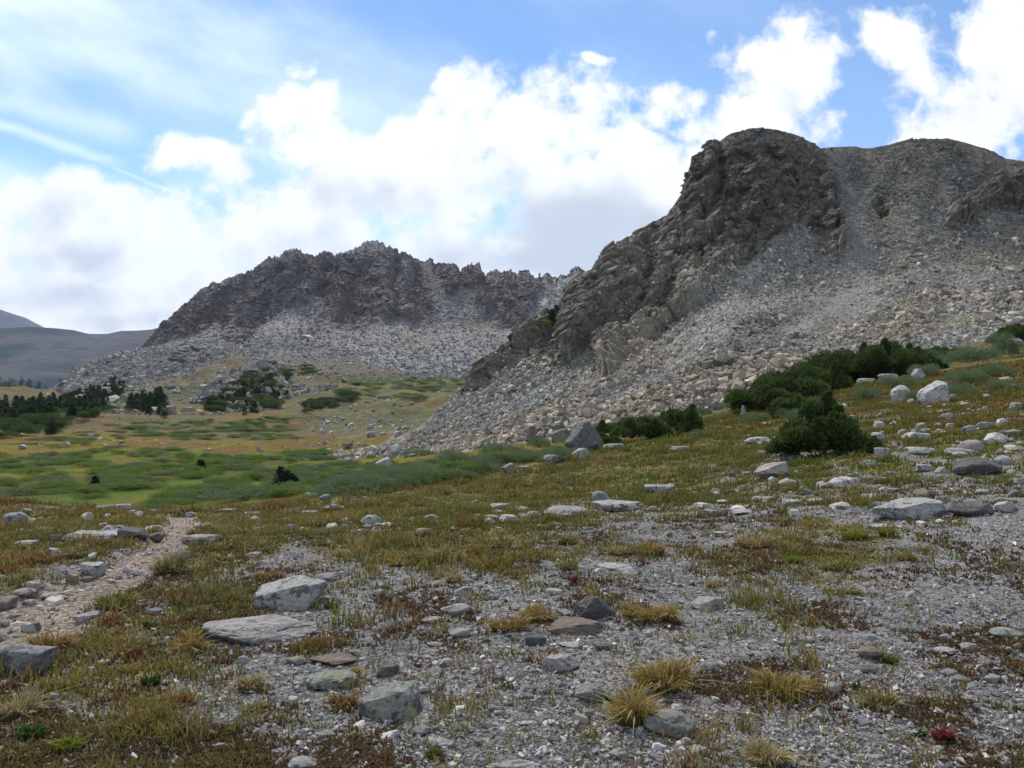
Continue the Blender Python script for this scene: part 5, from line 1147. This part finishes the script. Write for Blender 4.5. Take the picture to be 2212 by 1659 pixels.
def willow_mesh(seed, n=4200, leaf=.055, pal=((.055, .075, .038), (.11, .135, .075)), lobes=9):
    """dome of small leaves on many stems; unit radius, unit height"""
    rg = np.random.default_rng(seed); a = rg.uniform(0, 6.28, lobes); q = np.sqrt(rg.random(lobes)) * .72; L = np.stack([q * np.cos(a), q * np.sin(a), rg.uniform(.1, .42, lobes)], 1); Lr = rg.uniform(.3, .5, lobes)
    k = rg.integers(0, lobes, n); d = unit(rg.normal(size=(n, 3))); d[:, 2] = np.abs(d[:, 2]) * .9 - .1; r = Lr[k] * (.55 + .5 * rg.random(n) ** .6)
    P_ = L[k] + d * r[:, None]; P_[:, 2] = np.maximum(P_[:, 2], .02)
    V, Q = cards(P_, d + np.array((0, 0, .7)) + rg.normal(0, .5, (n, 3)), leaf * rg.uniform(.7, 1.4, n), leaf * .5, rg)
    f = np.clip(rg.random(n) * .6 + .45 * crand(k.astype(np.int32) + seed, 3) + .1 * fbm(P_ * 4, 2), 0, 1)
    c = lerp(np.array(pal[0]), np.array(pal[1]), f[:, None]); return quad_mesh('foliage', V, Q, np.repeat(c, 4, 0))
GG = ((.085, .12, .055), (.18, .23, .12)); MG = ((.085, .145, .034), (.20, .26, .07)); DK = ((.034, .062, .020), (.10, .14, .045))
WN = [willow_mesh(400 + k, 6500, .045, GG) for k in range(4)]; WM = [willow_mesh(420 + k, 2600, .075, MG, 12) for k in range(4)] + [willow_mesh(430 + k, 2600, .075, GG, 12) for k in range(2)]; WD = [willow_mesh(440 + k, 2200, .09, DK, 12) for k in range(4)]
for m_ in WN + WM + WD: m_.materials.append(M_LEAF)
def shrub(name, loc, w, d, h, me, lab, cat, grp, rz=0):
    o = bpy.data.objects.new(name, me); C.objects.link(o); o.location = loc; o.scale = (w * .55, d * .55, h * 1.15); o.rotation_euler = (0, 0, rz); tag(o, lab, cat, grp); return o
WIL = [(985, 1016, 120, 54, "tall grey-green willow clump in front of the scree, left of the brown and white wedge"), (1035, 1020, 80, 44, None), (1095, 986, 100, 36, None), (1165, 976, 75, 40, None), (1206, 1000, 74, 42, "round willow bush left of the grey humped boulder"), (1235, 974, 80, 46, None), (905, 1034, 80, 28, None), (860, 1022, 75, 26, None), (955, 1036, 70, 22, None), (800, 1042, 90, 34, None), (740, 1058, 100, 36, None), (1130, 1000, 60, 26, None), (1060, 985, 70, 30, None),
 (1521, 944, 66, 26, "small grey-green willow dome alone in the olive grass"), (1648, 910, 80, 28, "low willow strip below the left end of the spruce thicket"), (1512, 902, 66, 30, "willow bush against the right end of the dark spruce mat"), (1590, 882, 75, 20, None), (1883, 866, 46, 28, "small willow left of the tall white speckled boulder"), (2068, 860, 80, 30, "willow clump wrapped round the leaning white boulder"), (2130, 792, 105, 40, None), (2190, 772, 80, 46, None), (2040, 792, 90, 32, None), (2186, 848, 66, 26, None), (2105, 832, 85, 30, None), (1990, 870, 54, 24, None), (1730, 908, 60, 24, None), (1955, 838, 75, 26, None), (2010, 815, 70, 26, None), (2150, 815, 70, 26, None), (1765, 925, 50, 22, None)]
rgp = np.random.default_rng(51)
for i, (u, v, w, h, lab) in enumerate(WIL):
    g = spot(u, v); s = g[1] / F
    if lab is None: lab = "grey-green willow shrub among the rocks along the foot of the scree" if u < 1300 else "grey-green willow shrub on the slope below the spruce thicket"
    if u > 1700: w, h = w * 1.3, h * 1.5
    shrub('willow', g + np.array((0, w * s * .3, -.06)), w * s, w * s * .8, h * s, WN[i % 4], lab, 'shrub', 'willows at the foot of the scree' if u < 1300 else 'willows on the right slope', rgp.uniform(0, 6.28))
# the wet meadow's willow patches
def patches(poly, n, wr, hr, meshes, lab, grp, name, only, cat, asp=.6, seed=0):
    rg = np.random.default_rng(seed)
    for a, b in in_poly(poly, n, rg):
        g = spot(a, b, only)
        if g is None: continue
        w = wr[0] * (wr[1] / wr[0]) ** rg.random(); h = rg.uniform(*hr) * (.85 if meshes is not WD else 1.0)
        shrub(name, g - np.array((0, 0, .1)), w, w * asp * rg.uniform(.7, 1.3), h, meshes[int(rg.integers(len(meshes)))], lab, cat, grp, rg.normal(0, .25) + math.pi * rg.integers(2))
patches([(330, 1103), (640, 1068), (760, 1050), (900, 1025), (960, 1000), (820, 1000), (640, 1010), (480, 1045), (330, 1080)], 95, (1.6, 4.2), (.6, 1.15), WM + WM[4:], "green willow patch massed just beyond the rim of the knoll", "willow patches beyond the rim", 'willow', ('meadow',), 'shrub', .6, 61)
patches([(150, 1085), (330, 1050), (640, 1000), (930, 985), (700, 978), (400, 985), (250, 1010)], 85, (1.8, 5.2), (.6, 1.15), WM, "green willow patch in the middle of the wet meadow", "willow patches of the middle meadow", 'willow', ('meadow',), 'shrub', .6, 62)
patches([(0, 1075), (0, 985), (250, 965), (450, 975), (250, 1010), (150, 1065)], 62, (1.8, 5), (.5, 1.0), WM, "green willow patch on the left part of the wet meadow", "willow patches of the left meadow", 'willow', ('meadow',), 'shrub', .6, 63)
patches([(40, 955), (250, 915), (450, 905), (640, 900), (640, 950), (300, 950), (60, 975)], 150, (1.5, 6), (.3, .7), WM, "low green shrub cushion on the bare tan rise", "shrub cushions on the tan rise", 'shrub', ('meadow', 'hill'), 'shrub', .55, 64)
patches([(420, 885), (470, 850), (540, 800), (600, 785), (640, 800), (600, 850), (600, 885), (500, 890)], 85, (2.2, 6.5), (1.1, 2.4), WD, "dark green shrub mat on the rocky knoll of the hillside", "shrub mats on the rocky knoll", 'shrub', ('hill', 'meadow'), 'shrub', .6, 65)
patches([(640, 880), (750, 852), (790, 845), (740, 880), (660, 892)], 30, (2.2, 6), (1.1, 2.2), WD, "dark green shrub in the row right of the rocky knoll", "shrub row right of the knoll", 'shrub', ('hill', 'meadow'), 'shrub', .6, 66)
patches([(700, 850), (790, 825), (1000, 815), (1005, 845), (900, 862), (800, 862)], 55, (3, 8), (.8, 1.5), WM, "green willow patch on the flat below the far scree", "willow patches below the far scree", 'willow', ('hill', 'meadow'), 'shrub', .6, 67)
patches([(365, 775), (400, 755), (455, 752), (440, 775), (370, 790)], 14, (4, 9), (.8, 1.6), WD, "dark shrub mat along the ledge of the moraine", "shrubs on the moraine ledge", 'shrub', ('hill',), 'shrub', .6, 68)
patches([(630, 800), (660, 785), (690, 800), (670, 815)], 6, (5, 9), (1.2, 2), WD, "dark shrub mat on the tan slope above the knoll", "shrubs above the knoll", 'shrub', ('hill',), 'shrub', .6, 69)
patches([(0, 955), (0, 920), (130, 890), (240, 880), (240, 895), (120, 925)], 34, (2.5, 6), (1.0, 2.2), WD, "dark green shrub mat below the conifer stand at the left", "shrub mats below the conifers", 'shrub', ('meadow', 'hill'), 'shrub', .6, 70)
patches([(50, 905), (150, 850), (260, 820), (280, 870), (200, 895)], 24, (3, 7), (.6, 1.2), WM, "light green shrub between the small conifers", "shrubs between the conifers", 'shrub', ('meadow', 'hill'), 'shrub', .6, 71)
patches([(680, 1064), (900, 1032), (1100, 988), (1215, 966), (1225, 984), (1120, 1006), (900, 1048), (700, 1078)], 34, (1.0, 2.4), (.4, .7), WN + WM[:2], "green willow bush in the belt along the foot of the scree", "willow belt below the scree", 'willow', None, 'shrub', .7, 72)
# far small conifers: shared crowns
CF = [conifer_mesh(500 + k, 1.0, .26 + .05 * (k % 3), 460, .14) for k in range(6)]
for m_ in CF: m_.materials.append(M_NEEDLE)
def conifers(poly, n, hr, lab, grp, only, seed):
    rg = np.random.default_rng(seed)
    for a, b in in_poly(poly, n, rg):
        g = spot(a, b, only)
        if g is None: continue
        h = rg.uniform(*hr); o = bpy.data.objects.new('conifer', CF[int(rg.integers(6))]); C.objects.link(o); o.location = g - np.array((0, 0, .15)); w = h * rg.uniform(1.1, 1.9); o.scale = (w, w, h); o.rotation_euler = (0, 0, rg.uniform(0, 6.28)); tag(o, lab, 'conifer', grp)
zc = lambda x, y: (.25 * x, 636 + .25 * y)
conifers([zc(*q) for q in [(-100, 1090), (-100, 950), (200, 930), (350, 900), (600, 870), (800, 820), (1000, 745), (1070, 800), (1050, 900), (900, 1000), (800, 1050), (600, 1060), (400, 1080), (200, 1090)]], 270, (1.0, 2.5), "small dark conifer in the stand at the left below the moraine", "conifers of the left stand", ('hill', 'meadow'), 81)
conifers([zc(*q) for q in [(1100, 960), (1250, 900), (1380, 850), (1420, 900), (1430, 1050), (1300, 1060)]], 36, (1.4, 2.8), "dark conifer in the compact clump left of the rocky knoll", "conifers of the compact clump", ('hill', 'meadow'), 82)
conifers([zc(*q) for q in [(1650, 1050), (1900, 900), (2212, 760), (2500, 860), (2400, 1000), (2100, 1050)]], 40, (1.2, 2.6), "dark conifer among the shrub mats of the rocky knoll", "conifers on the rocky knoll", ('hill', 'meadow'), 83)
for u, v, h, lab in ((114, 937, 3.0, "dark spreading conifer alone on the tan rise at the left"), (432, 1018, 1.25, "small dark spruce in the middle of the green meadow"), (205, 1052, .9, "dark rounded bush-like spruce on the left meadow"), (606, 1062, 1.7, "slim dark spruce rising from the willows beyond the rim"), (630, 1058, 1.1, "broad small spruce right of the slim one in the willows")):
    g = spot(u, v, ('meadow',)); tree_thing('conifer', g - np.array((0, 0, .1)), conifer_mesh(int(u), h, h * .42, 2600, .16, 3 if h > 1.8 else 2, h * .6), h, lab, 'conifer')
conifers([(1185, 697), (1203, 680), (1210, 690)], 3, (1.6, 2.6), "tiny dark conifer on the crest of the left rock rib", "conifers on the rib crest", ('mountain',), 84)
patches([(1150, 716), (1175, 692), (1205, 678), (1205, 692), (1165, 716)], 6, (1.6, 3), (.5, .8), WM, "green shrub patch on the crest of the left rock rib", "shrubs on the rib crest", 'shrub', ('mountain',), 'shrub', .6, 85)
# far wood as one mass
def wood():
    rg = np.random.default_rng(91); X = FH.reshape(-1, 3); u, v = topix(X); k = np.where((u > -300) & (u < 150) & (v < 905))[0]; k = rg.choice(k, 520); Vs, Qs, Cs, b = [], [], [], 0
    me = CF[0]; V0 = np.empty(len(me.vertices) * 3, np.float32); me.vertices.foreach_get('co', V0); V0 = V0.reshape(-1, 4, 3)[::5]; V0 = V0 * np.array((1, 1, 1)); n0 = len(V0)
    for q in k:
        h = rg.uniform(4, 8); Vs.append((V0 * np.array((h * 1.3, h * 1.3, h)) + X[q] + np.array((0, 0, -.4))).reshape(-1, 3)); Cs.append(np.tile(np.array((.02, .034, .016)) * rg.uniform(.7, 1.5), (n0 * 4, 1)))
    Vs = np.vstack(Vs); o = link('far_wood', quad_mesh('far_wood', Vs, np.arange(len(Vs)).reshape(-1, 4), np.vstack(Cs)), M_NEEDLE); o['kind'] = 'stuff'
wood()

# ------------------------------------------------------------------ grass
def blades(root, h, w, lean, col0, col1, rg):
    """tapering bent blades: root points, heights, widths, lean vectors"""
    n = len(root); a = rg.uniform(0, 6.28, n); side = np.stack([np.cos(a), np.sin(a), 0 * a], 1) * (w * .5)[:, None]
    ln = np.stack([lean[:, 0], lean[:, 1], 0 * a], 1); up = np.array((0, 0, 1.0))
    mid = root + up * (h * .58)[:, None] + ln * (h * .28)[:, None]; tip = root + up * (h * (1 - .35 * np.minimum(1, (lean ** 2).sum(1))))[:, None] + ln * (h * .95)[:, None]
    V = np.stack([root - side, root + side, mid + side * .75, mid - side * .75, tip], 1).reshape(-1, 3)
    b = (np.arange(n) * 5)[:, None]; T = np.concatenate([b + np.array((0, 1, 2)), b + np.array((0, 2, 3)), b + np.array((3, 2, 4))], 0)
    Cc = np.stack([col0, col0, lerp(col0, col1, .55), lerp(col0, col1, .55), col1], 1).reshape(-1, 3); return V, T, Cc
PALS = {'gold': ((.13, .125, .022), (.38, .245, .07)), 'straw': ((.19, .16, .06), (.42, .33, .17)), 'orange': ((.13, .11, .03), (.33, .18, .055)), 'rust': ((.13, .08, .03), (.26, .12, .045)), 'green': ((.08, .11, .018), (.17, .19, .035)), 'olive': ((.10, .105, .025), (.24, .21, .07)), 'brown': ((.09, .055, .02), (.17, .10, .03))}
def tussock(name, u0, u1, v0, v1, pal, n, lab, spread=1.0):
    rg = np.random.default_rng(int(u0 * 7 + v0)); uc = (u0 + u1) / 2; g = spot(uc, v1 - 3); s = g[1] / F; W_, H_ = (u1 - u0) * s, (v1 - v0) * s
    el = (EYE - g[2]) / g[1]; R0 = W_ * .34; hh = max(.06, (H_ - R0 * el) * .95)
    nc = max(1, int(W_ / .28)); cx = rg.uniform(-.5, .5, nc) * W_ * .55; cy = rg.uniform(-.3, .3, nc) * W_ * .3
    k = rg.integers(0, nc, n); q = np.sqrt(rg.random(n)) * (R0 / max(1, nc * .62)); a = rg.uniform(0, 6.28, n); x = cx[k] + q * np.cos(a); y = cy[k] + q * np.sin(a) * .8
    P_ = np.stack([g[0] + x, g[1] + R0 * .6 + y, 0 * x], 1); P_[:, 2] = GZ(P_[:, 0], P_[:, 1]) - .01
    out = np.stack([np.cos(a), np.sin(a)], 1) * (q / (R0 / max(1, nc * .62)) * .75)[:, None] * spread + rg.normal(0, .34, (n, 2)); dead = rg.random(n) < .16; out[dead] *= 1.9
    c0, c1 = (np.array(x_) for x_ in PALS[pal]); k0 = rg.uniform(.75, 1.25, n)[:, None]; dry = (dead | (rg.random(n) < .14))[:, None]
    V, T, Cc = blades(P_ - g, hh * rg.uniform(.3, 1.2, n) * (.8 + .25 * np.sin(a * 2 + uc)), np.full(n, .0042 + .0011 * g[1]), out, np.where(dry, np.array((.24, .19, .09)), c0 * k0), np.where(dry, np.array((.38, .31, .17)), c1 * k0), rg)
    o = link(name, tri_mesh(name, V, T, Cc), M_GRASS); o.location = g; tag(o, lab, 'grass tussock', 'grass tussocks on the gravel'); return o
TUS = [ (2,1930,2330,850,1115,'gold',900,"big golden tussock behind the twin one, above the large lichen boulder"), (2,1780,2110,1030,1340,'gold',800,"front one of the golden twin tussocks, hanging beside the large lichen boulder"),
 (3,520,900,940,1140,'gold',950,"wide golden tussock left of the white quartz egg"), (3,430,710,1385,1590,'straw',800,"straw tussock cut by the bottom edge at the right"),
 (1,170,450,690,875,'orange',750,"orange-green tussock on the near side of the trail"), (1,550,815,470,610,'green',750,"olive-green tussock at the trail's right edge"), (1,990,1260,720,880,'orange',600,"orange grass clump in front of the broad pinkish slab"),
 (1,-30,240,1095,1285,'straw',700,"bleached straw tussock at the left edge"), (1,1010,1260,1080,1200,'rust',600,"rust-red tussock below the dark green dock"), (1,1510,1690,365,435,'orange',400,"orange tussock behind the split white boulder"), (1,1460,1630,985,1115,'straw',450,"thin straw tussock left of the lichen-grey dome"),
 (1,1490,1630,1150,1250,'olive',350,"small olive tuft below the thin straw tussock"), (1,1385,1490,475,555,'orange',300,"small orange tuft left of the split white boulder"), (1,600,790,620,700,'rust',400,"low rust-brown tuft right of the pinkish wedge"), (1,400,660,800,880,'olive',500,"olive tuft strip below the orange-green tussock"), (1,640,970,790,870,'olive',500,"olive grass strip above the dark red herbs"),
 (2,950,1230,610,745,'orange',650,"left half of the long orange grass strip in the mid gravel"), (2,1180,1490,570,690,'orange',650,"right half of the long orange grass strip, by the dark pointed boulder"), (2,1740,1895,545,665,'gold',450,"golden tuft right of the dark pointed boulder"), (2,1915,2130,570,695,'gold',550,"golden tussock right of the smaller tuft behind the gravel"),
 (2,440,800,200,320,'olive',700,"wide olive tussock in the left of the grass band"), (2,800,1095,115,245,'olive',650,"olive tussock at the back of the grass band"), (2,290,430,265,345,'gold',350,"golden tuft at the left of the grass band"), (2,490,575,95,165,'gold',250,"small golden tuft on the far gravel"), (2,690,805,375,445,'straw',300,"straw tuft under the grass band"),
 (2,1720,1900,195,280,'straw',400,"straw tussock above the long low whitish rock"), (2,1890,2100,165,270,'gold',500,"tall gold-green tussock in the right of the grass band"), (2,1380,1510,125,215,'olive',300,"olive tuft between grass band and far gravel"), (2,1340,1520,275,365,'olive',350,"olive tuft left of the long low whitish rock"),
 (2,75,200,945,1045,'gold',350,"golden tuft beside the lichen-grey dome"), (2,10,200,1095,1240,'rust',500,"rust-red straggling tuft left of the big lichen wedge"),
 (3,960,1240,285,370,'green',550,"yellow-green tussock in the right of the picture's grass patches"), (3,430,660,125,240,'straw',500,"straw tussock in the right grass band"), (3,640,900,150,230,'olive',450,"olive tussock right of the straw one in the right grass band"), (3,1465,1580,235,310,'gold',300,"small gold tuft alone on the right gravel"), (3,265,390,405,470,'straw',300,"straw tuft above the speckled tan rock"), (3,1105,1230,455,515,'straw',280,"thin straw tuft on the right gravel"), (3,-10,80,555,690,'gold',450,"gold tussock left of the speckled tan rock"), (3,1200,1440,1080,1220,'olive',350,"straggling olive blades right of the white quartz egg"),
 (5,2025,2120,1130,1197,'brown',300,"dark brown dry tuft at the edge of the olive grass"), (4,1900,1990,1300,1370,'olive',250,"olive tuft on the rim behind the trail"), (1,1180,1370,40,135,'olive',450,"olive tussock beside the far trail"), (1,880,1090,240,390,'olive',600,"olive tussock at the trail bend by the dark grey rock"), (1,330,520,195,300,'olive',450,"pale olive grass on the turf bank left of the trail"), (1,500,720,140,245,'brown',500,"dark brown overhanging turf under the long pale slab"), (1,-20,330,230,330,'rust',600,"dark red-brown heath bank left of the trail"), (1,-20,130,320,400,'rust',350,"rusty clump beside the trail at the left edge")]
for z_, x0, x1, y0, y1, pal, n, lab in TUS:
    ou, ov, s_ = ZOOM[z_]; tussock('tussock', ou + s_ * x0, ou + s_ * x1, ov + s_ * y0, ov + s_ * y1, pal, n, lab)
def herb(u0, u1, v0, v1, pal, n, lab, wide=.03):
    rg = np.random.default_rng(int(u0 * 3 + v1)); uc = (u0 + u1) / 2; g = spot(uc, v1 - 3); s = g[1] / F; W_, H_ = (u1 - u0) * s, (v1 - v0) * s; a = rg.uniform(0, 6.28, n); q = np.sqrt(rg.random(n)) * W_ * .25
    P_ = np.stack([g[0] + q * np.cos(a), g[1] + W_ * .2 + q * np.sin(a) * .7, 0 * q], 1); P_[:, 2] = GZ(P_[:, 0], P_[:, 1]) - .005; h = np.maximum(.03, H_ * .85) * rg.uniform(.5, 1.1, n)
    k = rg.uniform(.75, 1.3, n)[:, None]; V, T, Cc = blades(P_ - g, h, np.full(n, wide), np.stack([np.cos(a), np.sin(a)], 1) * .7 + rg.normal(0, .25, (n, 2)), np.array(pal[0]) * k, np.array(pal[1]) * k, rg)
    o = link('herb', tri_mesh('herb', V, T, Cc), M_LEAF); o.location = g; tag(o, lab, 'herb', 'leafy herbs on the gravel')
DG = ((.022, .05, .014), (.045, .085, .022)); LG = ((.09, .13, .015), (.20, .22, .03)); RD = ((.09, .03, .02), (.20, .045, .03)); MO = ((.07, .085, .012), (.12, .12, .02))
for z_, x0, x1, y0, y1, pal, n, wd, lab in ((1,830,1000,995,1095,DG,70,.016,"dark green dock-like leaves in the left grass"), (1,40,290,1310,1425,DG,90,.018,"dark blue-green leaf rosette near the bottom left"), (1,790,980,1320,1400,DG,70,.014,"dark green leaf tuft low in the left gravel"), (1,280,500,1380,1510,LG,130,.012,"bright yellow-green herb near the bottom left"), (1,1105,1275,700,800,LG,140,.012,"bright yellow-green herb at the corner of the pinkish slab"), (1,1975,2110,560,610,DG,60,.014,"fresh green leaves right of the split white boulder"),
 (3,1160,1215,1005,1115,DG,9,.02,"few upright green blades right of the white quartz egg"), (3,1535,1625,1345,1405,DG,20,.022,"small green rosette low in the right gravel"), (3,1630,1845,1330,1440,RD,160,.010,"deep red herb mat low in the right gravel"), (3,1320,1490,890,955,MO,240,.008,"round yellow-green moss cushion by the brown hollow stone"), (2,1435,1525,370,450,RD,60,.008,"dark red upright herb in front of the grass band"), (2,910,970,780,825,DG,24,.014,"tiny green rosette in the mid gravel"), (2,1200,1260,1080,1120,DG,20,.014,"small green sprig left of the round blotched boulder"), (1,720,890,850,920,RD,120,.008,"dark crimson herb patch in the left grass"), (3,1060,1320,105,185,LG,220,.014,"bright green herb patch in the right grass band"), (3,1300,1460,90,165,LG,160,.014,"second bright green herb patch right of the first"), (2,1650,1770,1130,1210,DG,40,.014,"green leaves beside the round blotched boulder"), (2,560,690,1460,1540,MO,200,.009,"dark moss cushion at the bottom"), (3,720,900,255,330,LG,120,.012,"yellow-green sprigs on the right gravel"), (1,860,960,660,730,DG,50,.012,"green sprig in the gravel left of the pinkish slab")):
    ou, ov, s_ = ZOOM[z_]; herb(ou + s_ * x0, ou + s_ * x1, ov + s_ * y0, ov + s_ * y1, pal, n, lab, wd)

def grass_mass():
    rg = np.random.default_rng(71); N = 60000
    az = rg.uniform(-.64, .64, N); r = 1 / rg.uniform(1 / 52., 1 / 2.6, N); far = rg.random(N) < .5; r = np.where(far, rg.uniform(7, 52, N), r); x, y = r * np.sin(az), r * np.cos(az)
    vf = veg_field(x, y); keep = (rg.random(N) < sstep(.32, .8, vf)) | ((rg.random(N) < .06) & (vf > .05))
    for bx, by, br in ROCK_XY: keep &= np.hypot(x - bx, y - by) > br * .9
    x, y, r = x[keep], y[keep], r[keep]; z = GZ(x, y); keep = topix(np.stack([x, y, z], 1))[1] < 1700; x, y, r, z = x[keep], y[keep], r[keep], z[keep]
    per = 11; n = len(x) * per; k = np.repeat(np.arange(len(x)), per); sp = .022 + .0035 * r[k]
    P_ = np.stack([x[k] + rg.normal(0, 1, n) * sp, y[k] + rg.normal(0, 1, n) * sp, 0 * sp], 1); P_[:, 2] = GZ(P_[:, 0], P_[:, 1]) - .005
    names = list(PALS); f1 = fbm(P3(x, y, 1.6, 77), 3); f2 = fbm(P3(x, y, .6, 79), 3); sl = sstep(6, 14, r) * sstep(-4, 4, x)
    idx = np.where(f1 + rg.normal(0, .18, len(x)) > .12, 0, np.where(f2 > .26, 3, np.where(f1 < -.18, 5, rg.choice([5, 5, 2, 1], len(x))))); idx = np.where(rg.random(len(x)) < .16, 1, idx); idx = np.where((rg.random(len(x)) < .62 * sl), 4, idx); idx = np.where((rg.random(len(x)) < .3), 5, idx)
    uu, vv = topix(np.stack([x, y, z], 1)); rs = sstep(970, 890, vv) * sstep(1450, 1600, uu); idx = np.where(rg.random(len(x)) < rs * .3, 3, idx)
    c0 = np.array([PALS[q][0] for q in names])[idx][k] * rg.uniform(.7, 1.2, n)[:, None]; c1 = np.array([PALS[q][1] for q in names])[idx][k] * rg.uniform(.7, 1.15, n)[:, None]
    h = (rg.uniform(.03, .085, len(x)) * (1 + .035 * r).clip(1, 2.2) * (.55 + 1.1 * sstep(-.2, .45, fbm(P3(x, y, .45, 95), 3))))[k] * rg.uniform(.5, 1.2, n)
    V, T, Cc = blades(P_, h, .0035 + .0011 * r[k], rg.normal(0, .4, (n, 2)), c0, c1, rg)
    o = link('grass', tri_mesh('grass', V, T, Cc), M_GRASS); o['kind'] = 'stuff'
grass_mass()
def herb_mass():
    rg = np.random.default_rng(73); N = 80000; az = rg.uniform(-.64, .64, N); r = 1 / rg.uniform(1 / 17., 1 / 2.6, N); x, y = r * np.sin(az), r * np.cos(az)
    f = fbm(P3(x, y, .75, 83), 4) + .5 * fbm(P3(x, y, .2, 85), 3); keep = (rg.random(N) < sstep(-.2, .5, f) * .65) & (path_mask(x, y) > 1.1)
    for bx, by, br in ROCK_XY[ROCK_XY[:, 1] < 18]: keep &= np.hypot(x - bx, y - by) > br * .9
    x, y, r = x[keep], y[keep], r[keep]; per = 8; n = len(x) * per; k = np.repeat(np.arange(len(x)), per); sp = .013 + .002 * r[k]
    P_ = np.stack([x[k] + rg.normal(0, 1, n) * sp, y[k] + rg.normal(0, 1, n) * sp, 0 * sp], 1); P_[:, 2] = GZ(P_[:, 0], P_[:, 1]) - .003
    pal = np.array([((.08, .045, .025), (.155, .075, .04)), ((.085, .06, .03), (.15, .10, .045)), ((.06, .068, .024), (.12, .115, .04)), ((.10, .045, .025), (.20, .065, .035)), ((.06, .045, .03), (.12, .09, .05))]); idx = rg.choice(5, len(x), p=(.3, .28, .2, .08, .14))
    kk = rg.uniform(.7, 1.25, n)[:, None]
    V, T, Cc = blades(P_, rg.uniform(.012, .032, n) * (1 + .05 * r[k]), .006 + .0013 * r[k], rg.normal(0, .55, (n, 2)), pal[idx, 0][k] * kk, pal[idx, 1][k] * kk, rg)
    o = link('ground_cover', tri_mesh('ground_cover', V, T, Cc), M_LEAF); o['kind'] = 'stuff'
herb_mass()

# ------------------------------------------------------------------ haze: the air between here and the ridges, round everything built
HAZE = 0.000055
def build_haze():
    lo, hi_ = np.full(3, 1e9), np.full(3, -1e9)
    for o in S.objects:
        if o.type == 'MESH' and o.parent is None and o.get('kind') == 'structure':
            for c in o.bound_box: q = np.array(o.matrix_world @ Vector(c)); lo = np.minimum(lo, q); hi_ = np.maximum(hi_, q)
    lo -= (30, 30, 1); hi_ += (30, 30, 4)
    bm = bmesh.new(); bmesh.ops.create_cube(bm, size=1.0)
    for v in bm.verts: v.co = Vector((lo + hi_) / 2 + np.array(v.co) * (hi_ - lo))
    me = bpy.data.meshes.new('haze'); bm.to_mesh(me); bm.free()
    mt = bpy.data.materials.new('haze'); mt.use_nodes = True; nt = mt.node_tree; nt.nodes.clear()
    pv = nt.nodes.new('ShaderNodeVolumePrincipled'); pv.inputs['Color'].default_value = (.60, .74, 1.0, 1); pv.inputs['Density'].default_value = HAZE; pv.inputs['Anisotropy'].default_value = 0.2
    o = nt.nodes.new('ShaderNodeOutputMaterial'); nt.links.new(pv.outputs[0], o.inputs['Volume'])
    link('haze', me, mt)['kind'] = 'stuff'
build_haze()
S.cycles.use_denoising = True
